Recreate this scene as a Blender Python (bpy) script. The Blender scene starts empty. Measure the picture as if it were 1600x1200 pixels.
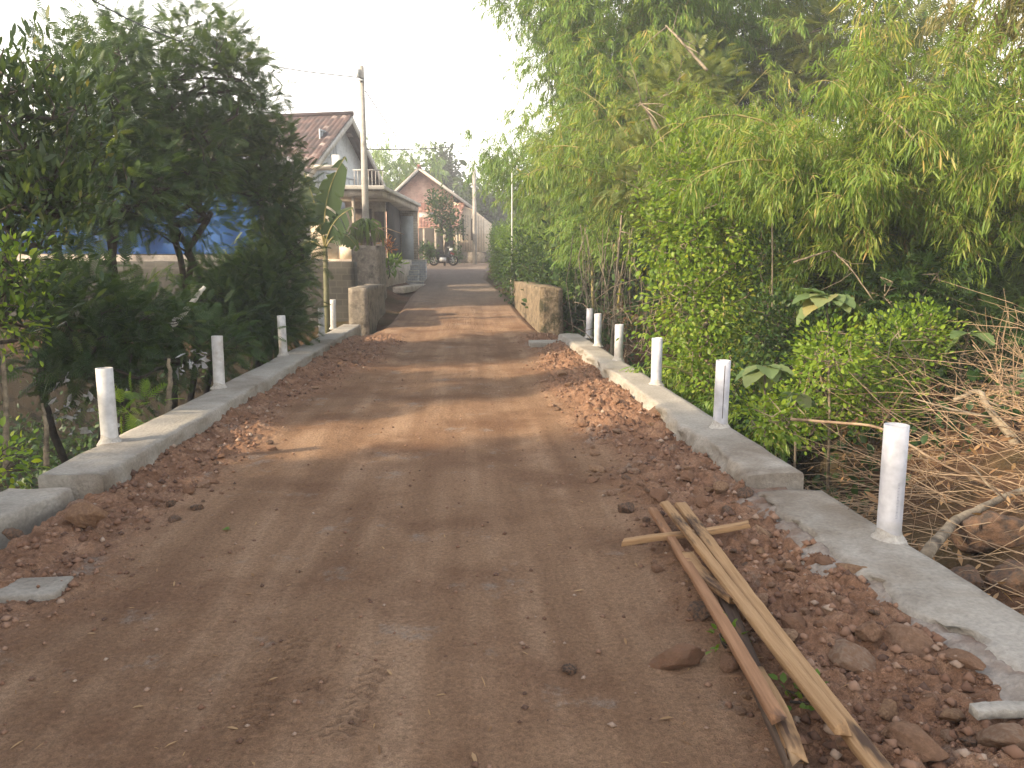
import bpy, math, random
import numpy as np
from mathutils import Vector, Matrix

R = math.radians
SC = bpy.context.scene
COL = SC.collection

# ------------------------------------------------------------------ camera
CAM_H = 1.5
PITCH, YAW = R(8.9), R(3.39)
cam = bpy.data.cameras.new("camera")
cam.sensor_width = 36.0
cam.lens = 27.0
cam.clip_end = 600
cam_o = bpy.data.objects.new("camera", cam)
COL.objects.link(cam_o)
cam_o.location = (0, 0, CAM_H)
cam_o.rotation_euler = (R(90) - PITCH, 0, -YAW)
SC.camera = cam_o

# ------------------------------------------------------------------ sky, sun, exposure
SUN_EL = R(27)
SUN_TRAVEL = Vector((0.925 * math.cos(SUN_EL), 0.38 * math.cos(SUN_EL), -math.sin(SUN_EL))).normalized()
W = bpy.data.worlds.new("World")
SC.world = W
W.use_nodes = True
nt = W.node_tree
sky = nt.nodes.new("ShaderNodeTexSky")
sky.sky_type = 'NISHITA'
sky.sun_disc = False
sky.sun_elevation = SUN_EL
sky.sun_rotation = math.atan2(-SUN_TRAVEL.x, -SUN_TRAVEL.y)
sky.air_density = 1.0
sky.dust_density = 3.5
sky.ozone_density = 1.0
nt.nodes["Background"].inputs[1].default_value = 0.15
# morning haze: the sky pales to white towards the horizon
tc = nt.nodes.new("ShaderNodeTexCoord"); sxyz = nt.nodes.new("ShaderNodeSeparateXYZ")
nt.links.new(tc.outputs["Generated"], sxyz.inputs[0])
mr = nt.nodes.new("ShaderNodeMapRange"); mr.interpolation_type = 'SMOOTHSTEP'
for k_, v_ in ((1, .12), (2, .75), (3, .93), (4, .12)): mr.inputs[k_].default_value = v_
nt.links.new(sxyz.outputs[2], mr.inputs[0])
mxs = nt.nodes.new("ShaderNodeMix"); mxs.data_type = 'RGBA'
nt.links.new(mr.outputs[0], mxs.inputs[0]); nt.links.new(sky.outputs[0], mxs.inputs[6])
mxs.inputs[7].default_value = (10.0, 9.5, 8.7, 1)
nt.links.new(mxs.outputs[2], nt.nodes["Background"].inputs[0])
sl = bpy.data.lights.new("sun", 'SUN')
sl.energy = 4.6
sl.angle = R(1.5)
sl.color = (1.0, 0.80, 0.55)
sun_o = bpy.data.objects.new("sun", sl)
COL.objects.link(sun_o)
sun_o.rotation_euler = SUN_TRAVEL.to_track_quat('-Z', 'Y').to_euler()
SC.view_settings.view_transform = 'Standard'
SC.view_settings.look = 'None'
SC.view_settings.exposure = 1.2
SC.view_settings.gamma = 1.0
SC.cycles.max_bounces = 6
SC.cycles.transparent_max_bounces = 4
SC.cycles.use_denoising = True

# ------------------------------------------------------------------ helpers
_cp, _sp, _cy, _sy = math.cos(PITCH), math.sin(PITCH), math.cos(YAW), math.sin(YAW)
def at(px, py, d):
    """the point seen at photograph pixel (px, py), d metres along the bridge"""
    a, b = (px - 800) / 1200.0, (600 - py) / 1200.0
    f = _cp + b * _sp
    z = -_sp + b * _cp
    x = a * _cy + f * _sy
    y = -a * _sy + f * _cy
    k = d / y
    return np.array([x * k, d, CAM_H + z * k])
def on(px, py, z=0.0):
    p = at(px, py, 1.0)
    k = (z - CAM_H) / (p[2] - CAM_H)
    return np.array([p[0] * k, k, z])

def vnoise(x, y, seed=0):
    x = np.asarray(x, float); y = np.asarray(y, float)
    xi = np.floor(x).astype(np.int64); yi = np.floor(y).astype(np.int64)
    fx = x - xi; fy = y - yi
    fx = fx * fx * fx * (fx * (fx * 6 - 15) + 10); fy = fy * fy * fy * (fy * (fy * 6 - 15) + 10)
    def h(a, b):
        n = (a * 374761393 + b * 668265263 + seed * 1442695041) & 0x7fffffff
        n = ((n ^ (n >> 13)) * 1274126177) & 0x7fffffff
        n = n ^ (n >> 16)
        return (n & 0xffff) / 65535.0
    v0 = h(xi, yi) * (1 - fx) + h(xi + 1, yi) * fx
    v1 = h(xi, yi + 1) * (1 - fx) + h(xi + 1, yi + 1) * fx
    return (v0 * (1 - fy) + v1 * fy) * 2 - 1
def fbm(x, y, oct=4, seed=0, gain=0.5):
    s = 0; a = 1.0; t = 0
    for i in range(oct):
        s = s + a * vnoise(x * 2 ** i + 17.3 * i, y * 2 ** i - 9.1 * i, seed + i); t += a; a *= gain
    return s / t
def sstep(a, b, x):
    t = np.clip((x - a) / (b - a), 0, 1)
    return t * t * (3 - 2 * t)
def unit(v):
    v = np.asarray(v, float)
    return v / np.maximum(np.linalg.norm(v, axis=-1, keepdims=True), 1e-9)

class MB:
    """collects verts and polygons into one mesh"""
    def __init__(s):
        s.v = []; s.loops = []; s.tot = []; s.rnd = []; s.n = 0
    def add(s, V, faces, rnd=None):
        V = np.asarray(V, float).reshape(-1, 3)
        s.v.append(V)
        for f in faces:
            s.loops.append(np.asarray(f, np.int64) + s.n); s.tot.append(np.array([len(f)]))
        s.rnd.append(np.full(len(V), 0.5 if rnd is None else rnd) if np.ndim(rnd) == 0 else np.asarray(rnd))
        s.n += len(V)
        return s
    def addq(s, V, Q, rnd=None):
        V = np.asarray(V, float).reshape(-1, 3); Q = np.asarray(Q, np.int64)
        s.v.append(V); s.loops.append(Q.ravel() + s.n); s.tot.append(np.full(len(Q), Q.shape[1]))
        s.rnd.append(np.full(len(V), 0.5 if rnd is None else rnd) if np.ndim(rnd) == 0 else np.asarray(rnd))
        s.n += len(V)
        return s
    def box(s, lo, hi, M=None):
        (a, b, c), (d, e, f) = lo, hi
        V = np.array([(a,b,c),(d,b,c),(d,e,c),(a,e,c),(a,b,f),(d,b,f),(d,e,f),(a,e,f)], float)
        if M is not None: V = V @ np.asarray(M[0]).T + np.asarray(M[1])
        return s.addq(V, [(0,3,2,1),(4,5,6,7),(0,1,5,4),(1,2,6,5),(2,3,7,6),(3,0,4,7)])
    def prism(s, poly, axis_vec, closed=True):
        """planar polygon (3D points) extruded along a vector"""
        P = np.asarray(poly, float); n = len(P)
        V = np.vstack([P, P + np.asarray(axis_vec, float)])
        F = [tuple(range(n))[::-1], tuple(range(n, 2 * n))]
        F += [(i, (i + 1) % n, n + (i + 1) % n, n + i) for i in range(n)]
        return s.add(V, F)
    def tube(s, pts, rad, n=8, cap=True):
        P = np.asarray(pts, float); k = len(P)
        rad = np.full(k, rad) if np.ndim(rad) == 0 else np.asarray(rad, float)
        T = unit(np.gradient(P, axis=0))
        ref = np.array([0, 0, 1.0]) if abs(T[0][2]) < 0.9 else np.array([1.0, 0, 0])
        V = []
        u = unit(np.cross(T[0], ref))
        for i in range(k):
            u = unit(u - T[i] * np.dot(u, T[i])); w = np.cross(T[i], u)
            a = np.arange(n) * 2 * math.pi / n
            V.append(P[i] + rad[i] * (np.cos(a)[:, None] * u + np.sin(a)[:, None] * w))
        V = np.vstack(V)
        i = np.repeat(np.arange(k - 1), n); j = np.tile(np.arange(n), k - 1)
        Q = np.stack([i * n + j, i * n + (j + 1) % n, (i + 1) * n + (j + 1) % n, (i + 1) * n + j], 1)
        s.addq(V, Q)
        if cap:
            b = s.n - len(V)
            s.loops += [np.arange(n)[::-1] + b, np.arange(n) + b + (k - 1) * n]; s.tot += [np.array([n]), np.array([n])]
        return s
    def segs(s, p0, p1, r0, r1, n=5):
        """many separate tapered segments at once"""
        p0 = np.asarray(p0, float); p1 = np.asarray(p1, float); k = len(p0)
        T = unit(p1 - p0)
        ref = np.where(np.abs(T[:, 2:3]) < 0.9, np.array([[0, 0, 1.0]]), np.array([[1.0, 0, 0]]))
        u = unit(np.cross(T, ref)); w = np.cross(T, u)
        a = np.arange(n) * 2 * math.pi / n
        ring = np.cos(a)[None, :, None] * u[:, None] + np.sin(a)[None, :, None] * w[:, None]
        V = np.concatenate([p0[:, None] + ring * np.asarray(r0)[:, None, None], p1[:, None] + ring * np.asarray(r1)[:, None, None]], 1)
        j = np.arange(n)
        q = np.stack([j, (j + 1) % n, n + (j + 1) % n, n + j], 1)
        Q = (q[None] + (np.arange(k) * 2 * n)[:, None, None]).reshape(-1, 4)
        return s.addq(V.reshape(-1, 3), Q)
    def lathe(s, prof, c=(0, 0, 0), n=20):
        P = np.asarray(prof, float); k = len(P)
        a = np.arange(n) * 2 * math.pi / n
        V = np.stack([P[:, 0:1] * np.cos(a), P[:, 0:1] * np.sin(a), np.repeat(P[:, 1:2], n, 1)], 2).reshape(-1, 3) + np.asarray(c)
        i = np.repeat(np.arange(k - 1), n); j = np.tile(np.arange(n), k - 1)
        Q = np.stack([i * n + j, i * n + (j + 1) % n, (i + 1) * n + (j + 1) % n, (i + 1) * n + j], 1)
        return s.addq(V, Q)
    def leaves(s, T, P, D, size, up=None, rnd=None, rng=None, wid=None):
        """instances of a leaf template T at P, length axis along D"""
        tv, tl, tt = T
        k = len(P); n = len(tv)
        D = unit(D)
        U = np.tile(np.array([[0, 0, 1.0]]), (k, 1)) if up is None else np.asarray(up, float)
        if rng is not None: U = U + rng.normal(0, 0.45, (k, 3))
        X = unit(np.cross(D, U)); Z = np.cross(X, D)
        size = np.asarray(size)[:, None, None]
        w = 1.0 if wid is None else np.asarray(wid)[:, None, None]
        V = P[:, None] + size * (tv[None, :, 0:1] * w * X[:, None] + tv[None, :, 1:2] * D[:, None] + tv[None, :, 2:3] * Z[:, None])
        s.v.append(V.reshape(-1, 3))
        s.loops.append((tl[None] + (np.arange(k) * n)[:, None]).ravel() + s.n)
        s.tot.append(np.tile(tt, k))
        s.rnd.append(np.repeat(np.full(k, .5) if rnd is None else rnd, n))
        s.n += k * n
        return s
    def build(s, name, mat, parent=None, smooth=False, off=None, bevel=0.0):
        V = np.vstack(s.v)
        if off is None: off = root_loc(parent) if parent is not None else np.zeros(3)
        V = V - off
        L = np.concatenate([np.ravel(x) for x in s.loops]); Tt = np.concatenate(s.tot)
        me = bpy.data.meshes.new(name)
        me.vertices.add(len(V)); me.vertices.foreach_set("co", V.astype(np.float32).ravel())
        me.loops.add(len(L)); me.loops.foreach_set("vertex_index", L.astype(np.int32))
        me.polygons.add(len(Tt))
        me.polygons.foreach_set("loop_start", np.concatenate([[0], np.cumsum(Tt)[:-1]]).astype(np.int32))
        me.polygons.foreach_set("loop_total", Tt.astype(np.int32))
        if smooth: me.polygons.foreach_set("use_smooth", np.ones(len(Tt), bool))
        at_ = me.attributes.new("rnd", 'FLOAT', 'POINT')
        at_.data.foreach_set("value", np.concatenate(s.rnd).astype(np.float32))
        me.update(calc_edges=True)
        me.materials.append(mat)
        o = bpy.data.objects.new(name, me)
        COL.objects.link(o)
        if parent is not None: o.parent = parent
        elif np.any(off): o.location = off
        if bevel:
            b = o.modifiers.new("bevel", 'BEVEL'); b.width = bevel; b.segments = 2; b.limit_method = 'ANGLE'
        return o
def root_loc(o):
    while o.parent is not None: o = o.parent
    return np.array(o.location)
def tag(o, label=None, cat=None, group=None, kind=None):
    if label: o["label"] = label
    if cat: o["category"] = cat
    if group: o["group"] = group
    if kind: o["kind"] = kind
    return o
def thing(name, label, cat, loc, group=None):
    o = bpy.data.objects.new(name, None)
    COL.objects.link(o); o.location = [float(c) for c in loc]; o.empty_display_size = .2
    return tag(o, label, cat, group)
def copy_tree(o, parent=None):
    c = o.copy(); COL.objects.link(c)
    if parent is not None: c.parent = parent
    for ch in list(o.children): copy_tree(ch, c)
    return c

# ------------------------------------------------------------------ materials
def newmat(name):
    m = bpy.data.materials.new(name); m.use_nodes = True
    t = m.node_tree; t.nodes.clear()
    out = t.nodes.new("ShaderNodeOutputMaterial")
    p = t.nodes.new("ShaderNodeBsdfPrincipled")
    t.links.new(p.outputs[0], out.inputs[0])
    return m, t, p, out
def N(t, kind, **kw):
    n = t.nodes.new(kind)
    for k, v in kw.items(): setattr(n, k, v)
    return n
def noise(t, vec, scale, detail=4, rough=.55):
    n = N(t, "ShaderNodeTexNoise"); n.inputs["Scale"].default_value = scale
    n.inputs["Detail"].default_value = detail; n.inputs["Roughness"].default_value = rough
    t.links.new(vec, n.inputs["Vector"]); return n.outputs[0]
def ramp(t, fac, stops, interp='LINEAR'):
    n = N(t, "ShaderNodeValToRGB"); n.color_ramp.interpolation = interp
    e = n.color_ramp.elements
    while len(e) < len(stops): e.new(0.5)
    for i, (p, c) in enumerate(stops):
        e[i].position = p; e[i].color = (*c, 1) if len(c) == 3 else c
    t.links.new(fac, n.inputs[0]); return n.outputs[0]
def mix(t, fac, a, b, mode='MIX'):
    n = N(t, "ShaderNodeMix", data_type='RGBA', blend_type=mode)
    for s_, v in ((0, fac), (6, a), (7, b)):
        if isinstance(v, (int, float)): n.inputs[s_].default_value = v
        elif isinstance(v, tuple): n.inputs[s_].default_value = (*v, 1)
        else: t.links.new(v, n.inputs[s_])
    return n.outputs[2]
def math_(t, op, a, b=0.0, c=None):
    n = N(t, "ShaderNodeMath", operation=op)
    for i, v in enumerate((a, b) if c is None else (a, b, c)):
        if isinstance(v, (int, float)): n.inputs[i].default_value = v
        else: t.links.new(v, n.inputs[i])
    return n.outputs[0]
def bump(t, p, h, strength=.4, dist=.02):
    n = N(t, "ShaderNodeBump"); n.inputs["Strength"].default_value = strength; n.inputs["Distance"].default_value = dist
    t.links.new(h, n.inputs["Height"]); t.links.new(n.outputs[0], p.inputs["Normal"])
def pos(t): return N(t, "ShaderNodeNewGeometry").outputs["Position"]
def objc(t): return N(t, "ShaderNodeTexCoord").outputs["Object"]
def attr(t, name): return N(t, "ShaderNodeAttribute", attribute_name=name).outputs["Fac"]

def leafmat(name, stops, trans=.4, gloss=.45):
    m, t, p, out = newmat(name)
    a = attr(t, "rnd")
    big = noise(t, pos(t), 1.3, 2)
    f = math_(t, 'ADD', a, math_(t, 'MULTIPLY', math_(t, 'SUBTRACT', big, .5), .35))
    c = ramp(t, f, stops)
    t.links.new(c, p.inputs["Base Color"])
    p.inputs["Roughness"].default_value = gloss
    p.inputs["Specular IOR Level"].default_value = .3
    tr = N(t, "ShaderNodeBsdfTranslucent")
    t.links.new(mix(t, 1.0, c, (1.35, 1.25, .55), 'MULTIPLY'), tr.inputs[0])
    ms = N(t, "ShaderNodeMixShader"); ms.inputs[0].default_value = trans
    t.links.new(p.outputs[0], ms.inputs[1]); t.links.new(tr.outputs[0], ms.inputs[2])
    t.links.new(ms.outputs[0], out.inputs[0])
    return m
def surf(name, a, b, scale=6, rough=.85, bmp=.3, bdist=.01, stain=None, fine=40, coord=pos):
    m, t, p, out = newmat(name)
    v = coord(t)
    n1 = noise(t, v, scale, 5, .6)
    c = ramp(t, n1, [(.32, a), (.68, b)])
    if stain:
        n2 = noise(t, v, scale * .35, 4, .7)
        c = mix(t, ramp(t, n2, [(.5, (0, 0, 0)), (.66, (1, 1, 1))]), c, stain)
    n3 = noise(t, v, fine, 3, .6)
    c = mix(t, .5, c, ramp(t, n3, [(.2, (.25, .25, .25)), (.8, (.75, .75, .75))]), 'OVERLAY')
    t.links.new(c, p.inputs["Base Color"])
    p.inputs["Roughness"].default_value = rough
    p.inputs["Specular IOR Level"].default_value = .25
    h = math_(t, 'ADD', n3, n1)
    bump(t, p, h, bmp, bdist)
    return m

M = {}
M['cement'] = surf("cement", (.26, .24, .205), (.35, .325, .285), 2.2, .92, .7, .012, (.18, .15, .118), 45)
M['old_concrete'] = surf("old_concrete", (.14, .12, .095), (.26, .225, .18), 8, .95, .8, .02, (.055, .05, .04), 30)
M['mossy'] = surf("mossy_concrete", (.11, .085, .058), (.27, .21, .14), 11, .95, .9, .03, (.05, .048, .028), 25)
M['pvc'] = surf("pvc_pipe", (.42, .43, .47), (.50, .51, .55), 4, .4, .05, .002, (.34, .32, .29), 14)
M['pvc_dirty'] = surf("scuffed_pvc_pipe", (.44, .44, .44), (.54, .54, .53), 5, .5, .1, .002, (.28, .24, .19), 18)
M['mortar'] = surf("mortar", (.33, .31, .28), (.46, .44, .40), 20, .95, .8, .01, None, 70)
M['mortar_spill'] = surf('dirty_mortar', (.20, .165, .135), (.33, .30, .265), 5, .95, .8, .015, (.16, .10, .07), 50)
M['pipe_print'] = surf("pipe_print", (.16, .18, .24), (.22, .24, .30), 20, .6, 0.05)
M['stone'] = None
M['steel'] = surf("galvanised_steel", (.33, .33, .32), (.45, .44, .42), 8, .5, .1, .002, (.26, .22, .19), 30)
M['polewood'] = surf("concrete_pole", (.30, .28, .25), (.40, .38, .34), 4, .8, .2, .004, (.22, .20, .17), 30)
M['white_wall'] = surf("white_wall_paint", (.50, .52, .52), (.62, .64, .63), 2, .8, .1, .004, (.36, .37, .36), 12)
M['cream_wall'] = surf("cream_wall_paint", (.62, .53, .40), (.74, .64, .50), 2, .8, .1, .004, (.45, .38, .29), 12)
M['dark_wood'] = surf("dark_wood", (.05, .038, .03), (.10, .075, .055), 6, .7, .2)
M['grey_paint'] = surf("grey_paint", (.32, .35, .37), (.42, .45, .47), 4, .6, .1)
M['slat_grey'] = surf("slat_grey", (.14, .16, .17), (.20, .22, .23), 4, .6, .1)
M['plaster'] = surf("weathered_plaster", (.32, .27, .22), (.46, .40, .33), 3, .9, .3, .01, (.18, .155, .13), 20)
M['interior'] = surf("interior_shade", (.035, .032, .03), (.06, .055, .05), 3, .9, .1)  # unlit interiors: their shade is put into this dark colour
M['fascia'] = surf("fascia", (.40, .38, .34), (.52, .49, .44), 3, .8, .2, .004, (.28, .26, .22), 20)
M['tin'] = surf("tin_roof", (.30, .28, .26), (.44, .41, .38), 2, .6, .2, .004, (.24, .16, .11), 20)
M['tarp'] = surf("blue_tarpaulin", (.003, .042, .15), (.004, .058, .20), 1.2, .6, .2, .03, (.004, .032, .10), 8)
M['black_wire'] = surf("cable_rubber", (.02, .02, .02), (.035, .035, .035), 5, .6, .0)
M['black_plastic'] = surf("black_plastic", (.02, .02, .022), (.04, .04, .042), 5, .4, .0)
M['tyre'] = surf("tyre_rubber", (.015, .015, .015), (.03, .03, .03), 20, .8, .1)
M['chrome'] = surf("dull_metal", (.45, .45, .45), (.55, .55, .55), 5, .3, .0)
M['red_paint'] = surf("red_paint", (.28, .03, .03), (.35, .05, .04), 5, .4, .0)
M['bark_dark'] = surf("dark_bark", (.035, .028, .022), (.085, .07, .055), 14, .9, .6, .01)
M['bark_pale'] = surf("pale_bark", (.16, .13, .095), (.30, .25, .18), 14, .9, .5, .01, (.08, .065, .05))
M['twig'] = surf("dry_twig", (.26, .18, .11), (.42, .31, .20), 5, .85, .2, .003, (.13, .08, .055), 30)
M['culm'] = surf("bamboo_culm", (.20, .19, .06), (.34, .27, .11), 4, .5, .1, .003, (.14, .15, .05))
M['soil'] = surf("bank_soil", (.075, .05, .032), (.15, .088, .055), 1.2, .95, .9, .05, (.05, .04, .026), 9)
M['banana_stem'] = surf('banana_stem', (.07, .075, .035), (.13, .12, .06), 6, .6, .2, .004, (.06, .045, .03))
M['pot'] = surf("clay_pot", (.28, .13, .07), (.36, .18, .10), 6, .8, .2)
M['plastic'] = surf("litter_plastic", (.22, .22, .22), (.42, .42, .41), 6, .4, .3)

def rockmat(name, a, b, c2):
    m, t, p, out = newmat(name)
    o = N(t, "ShaderNodeObjectInfo").outputs["Random"]
    base = ramp(t, o, [(0, a), (.5, b), (1, c2)])
    v = objc(t)
    n = noise(t, v, 9, 5, .65)
    c = mix(t, 1.0, base, ramp(t, n, [(.25, (.75, .72, .70)), (.75, (1.25, 1.22, 1.2))]), 'MULTIPLY')
    dust = noise(t, v, 4, 3)
    c = mix(t, ramp(t, dust, [(.38, (0, 0, 0)), (.6, (.9, .9, .9))]), c, (.27, .16, .10))
    t.links.new(c, p.inputs["Base Color"]); p.inputs["Roughness"].default_value = .92
    p.inputs["Specular IOR Level"].default_value = .2
    bump(t, p, noise(t, v, 5, 6, .75), .8, .06)
    return m
M['stone'] = rockmat("river_stone", (.27, .15, .092), (.34, .21, .135), (.33, .245, .18))
M['dark_stone'] = rockmat("dark_stone", (.08, .068, .058), (.12, .095, .078), (.16, .125, .10))
M['tan_stone'] = rockmat("tan_stone", (.36, .22, .13), (.38, .25, .15), (.42, .29, .185))

def woodmat(name, a, b, dark, amt):
    m, t, p, out = newmat(name)
    v = objc(t)
    mp = N(t, "ShaderNodeMapping"); mp.inputs["Scale"].default_value = (30, 1.2, 30)
    t.links.new(v, mp.inputs[0])
    g = noise(t, mp.outputs[0], 2.2, 6, .65)
    c = ramp(t, g, [(.3, a), (.7, b)])
    mp2 = N(t, "ShaderNodeMapping"); mp2.inputs["Scale"].default_value = (9, 1.7, 9)
    t.links.new(v, mp2.inputs[0])
    k = noise(t, mp2.outputs[0], 1.3, 4, .6)
    c = mix(t, ramp(t, k, [(amt, (0, 0, 0)), (amt + .1, (1, 1, 1))]), c, dark)
    t.links.new(c, p.inputs["Base Color"]); p.inputs["Roughness"].default_value = .8
    p.inputs["Specular IOR Level"].default_value = .25
    bump(t, p, g, .5, .006)
    return m
M['plank_pale'] = woodmat("pale_plank_wood", (.25, .145, .068), (.43, .275, .145), (.075, .045, .03), .57)
M['plank_red'] = woodmat("reddish_plank_wood", (.22, .115, .06), (.34, .19, .105), (.09, .055, .04), .57)
M['plank_dark'] = woodmat("dark_plank_wood", (.07, .05, .04), (.15, .105, .075), (.28, .17, .09), .62)

def roadmat():
    m, t, p, out = newmat("dirt_road")
    v = pos(t)
    rb = attr(t, "rnd")                       # how rubbly the surface is
    n1 = noise(t, v, 1.1, 5, .6); n2 = noise(t, v, 7, 6, .65); n3 = noise(t, v, 55, 4, .7); n4 = noise(t, v, 220, 2, .6)
    sx = N(t, "ShaderNodeMapping"); sx.inputs["Scale"].default_value = (3.2, .22, 1)
    t.links.new(v, sx.inputs[0])
    lane = noise(t, sx.outputs[0], 1.2, 4, .55)
    smooth = ramp(t, lane, [(.28, (.19, .110, .064)), (.5, (.27, .168, .102)), (.72, (.38, .255, .165))])
    smooth = mix(t, ramp(t, n1, [(.45, (0, 0, 0)), (.65, (.85, .85, .85))]), smooth, (.165, .090, .052))
    grit = ramp(t, n2, [(.3, (.15, .080, .047)), (.5, (.25, .142, .088)), (.72, (.34, .215, .14))])
    c = mix(t, rb, smooth, grit)
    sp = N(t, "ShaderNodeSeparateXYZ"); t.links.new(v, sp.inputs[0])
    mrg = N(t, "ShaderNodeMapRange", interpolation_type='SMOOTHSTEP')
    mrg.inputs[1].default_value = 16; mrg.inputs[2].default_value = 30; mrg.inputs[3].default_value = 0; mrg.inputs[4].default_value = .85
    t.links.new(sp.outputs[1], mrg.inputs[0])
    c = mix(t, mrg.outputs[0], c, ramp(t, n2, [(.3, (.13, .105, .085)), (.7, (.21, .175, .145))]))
    cem = noise(t, v, 2.3, 6, .72)
    c = mix(t, ramp(t, cem, [(.59, (0, 0, 0)), (.68, (.6, .6, .6))]), c, (.27, .235, .20))
    c = mix(t, .75, c, ramp(t, n3, [(.25, (.25, .25, .25)), (.75, (.75, .75, .75))]), 'OVERLAY')
    c = mix(t, .35, c, ramp(t, n4, [(.25, (.2, .2, .2)), (.75, (.8, .8, .8))]), 'OVERLAY')
    t.links.new(c, p.inputs["Base Color"]); p.inputs["Roughness"].default_value = .95
    p.inputs["Specular IOR Level"].default_value = .15
    h = math_(t, 'ADD', n3, math_(t, 'MULTIPLY', n4, .35))
    bump(t, p, h, .9, .018)
    return m
M['road'] = roadmat()

def groundmat():
    m, t, p, out = newmat("ground_soil")
    v = pos(t)
    n1 = noise(t, v, .5, 5, .6); n2 = noise(t, v, 6, 6, .7); n3 = noise(t, v, 45, 3, .7)
    c = ramp(t, n2, [(.25, (.05, .032, .02)), (.5, (.12, .068, .04)), (.75, (.19, .11, .068))])
    c = mix(t, ramp(t, n1, [(.45, (0, 0, 0)), (.65, (.8, .8, .8))]), c, (.05, .05, .022))
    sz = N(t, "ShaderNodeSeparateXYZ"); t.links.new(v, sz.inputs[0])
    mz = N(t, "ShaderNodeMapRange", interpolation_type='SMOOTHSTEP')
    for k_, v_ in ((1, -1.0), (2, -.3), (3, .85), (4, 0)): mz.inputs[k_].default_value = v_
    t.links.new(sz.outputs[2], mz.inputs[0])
    c = mix(t, mz.outputs[0], c, (.028, .026, .017))  # gully shade put into the soil colour, darker low down
    c = mix(t, .6, c, ramp(t, n3, [(.25, (.25, .25, .25)), (.75, (.75, .75, .75))]), 'OVERLAY')
    t.links.new(c, p.inputs["Base Color"]); p.inputs["Roughness"].default_value = .97
    p.inputs["Specular IOR Level"].default_value = .1
    bump(t, p, math_(t, 'ADD', n2, n3), .8, .05)
    return m
M['ground'] = groundmat()

def brickmat(name, ca, cb, mortar, sc=4.2, axes=(0, 2)):
    m, t, p, out = newmat(name)
    v = pos(t)
    s = N(t, "ShaderNodeSeparateXYZ"); t.links.new(v, s.inputs[0])
    cmb = N(t, "ShaderNodeCombineXYZ")
    t.links.new(s.outputs[axes[0]], cmb.inputs[0]); t.links.new(s.outputs[axes[1]], cmb.inputs[1])
    b = N(t, "ShaderNodeTexBrick"); b.inputs["Scale"].default_value = sc
    b.inputs["Color1"].default_value = (*ca, 1); b.inputs["Color2"].default_value = (*cb, 1); b.inputs["Mortar"].default_value = (*mortar, 1)
    b.inputs["Mortar Size"].default_value = .025; b.inputs["Row Height"].default_value = .28
    t.links.new(cmb.outputs[0], b.inputs["Vector"])
    c = mix(t, .7, b.outputs[0], ramp(t, noise(t, v, 2.2, 5, .65), [(.25, (.2, .2, .2)), (.75, (.75, .75, .75))]), 'OVERLAY')
    t.links.new(c, p.inputs["Base Color"]); p.inputs["Roughness"].default_value = .9
    bump(t, p, b.outputs["Fac"], -.4, .01)
    return m
M['brick'] = brickmat("red_brick", (.66, .39, .29), (.55, .31, .22), (.55, .46, .39))
M['stone_trim'] = brickmat("stone_block_trim", (.40, .35, .27), (.30, .255, .20), (.19, .165, .13), 2.6)
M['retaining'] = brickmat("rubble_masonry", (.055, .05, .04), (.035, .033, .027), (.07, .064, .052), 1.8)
M['step_tile'] = brickmat("step_tiles", (.30, .31, .33), (.24, .25, .27), (.40, .38, .35), 3.0)

def tilemat(name, stops):
    m, t, p, out = newmat(name)
    c = ramp(t, attr(t, "rnd"), stops)
    c = mix(t, .6, c, ramp(t, noise(t, pos(t), 3.0, 5, .7), [(.25, (.2, .2, .2)), (.75, (.75, .75, .75))]), 'OVERLAY')
    t.links.new(c, p.inputs["Base Color"]); p.inputs["Roughness"].default_value = .85
    bump(t, p, noise(t, pos(t), 25, 3), .3, .01)
    return m
M['tile_dark'] = tilemat("weathered_roof_tile", [(0, (.045, .032, .030)), (.6, (.085, .052, .045)), (.85, (.12, .07, .058)), (1, (.34, .29, .26))])
M['tile_red'] = tilemat("red_roof_tile", [(0, (.16, .075, .055)), (.6, (.26, .13, .095)), (1, (.36, .23, .18))])

# leaf colours
M['bam_main'] = leafmat("bamboo_leaf_yellowing", [(0, (.075, .145, .022)), (.38, (.14, .235, .04)), (.66, (.23, .305, .06)), (.82, (.34, .34, .09)), (.93, (.46, .32, .12)), (1, (.5, .28, .13))], .5)
M['bam_green'] = leafmat("bamboo_leaf_green", [(0, (.07, .15, .03)), (.45, (.15, .26, .05)), (.8, (.25, .34, .07)), (.97, (.36, .34, .11))], .45)
M['bam_tan'] = leafmat("bamboo_leaf_straw", [(0, (.09, .11, .035)), (.4, (.18, .18, .07)), (.75, (.32, .27, .12)), (1, (.42, .31, .16))])
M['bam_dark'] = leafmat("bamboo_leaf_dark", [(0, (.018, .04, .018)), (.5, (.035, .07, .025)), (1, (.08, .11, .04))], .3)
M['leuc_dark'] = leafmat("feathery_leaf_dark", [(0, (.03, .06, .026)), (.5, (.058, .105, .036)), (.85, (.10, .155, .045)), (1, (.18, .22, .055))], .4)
M['leuc_lit'] = leafmat("feathery_leaf_olive", [(0, (.07, .11, .028)), (.5, (.14, .18, .05)), (.85, (.22, .24, .075)), (1, (.30, .27, .11))], .4)
M['upright'] = leafmat("upright_leaf", [(0, (.025, .05, .02)), (.5, (.05, .085, .028)), (.85, (.09, .13, .035)), (1, (.22, .20, .06))], .35, .35)
M['vine'] = leafmat("vine_leaf_bright", [(0, (.07, .15, .018)), (.5, (.17, .27, .03)), (.85, (.27, .35, .045)), (1, (.38, .37, .07))], .45)
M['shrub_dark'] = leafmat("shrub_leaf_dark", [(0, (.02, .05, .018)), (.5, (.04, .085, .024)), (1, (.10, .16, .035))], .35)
M['hedge'] = leafmat("hedge_leaf", [(0, (.06, .13, .02)), (.5, (.12, .21, .03)), (1, (.20, .28, .045))], .4)
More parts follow.
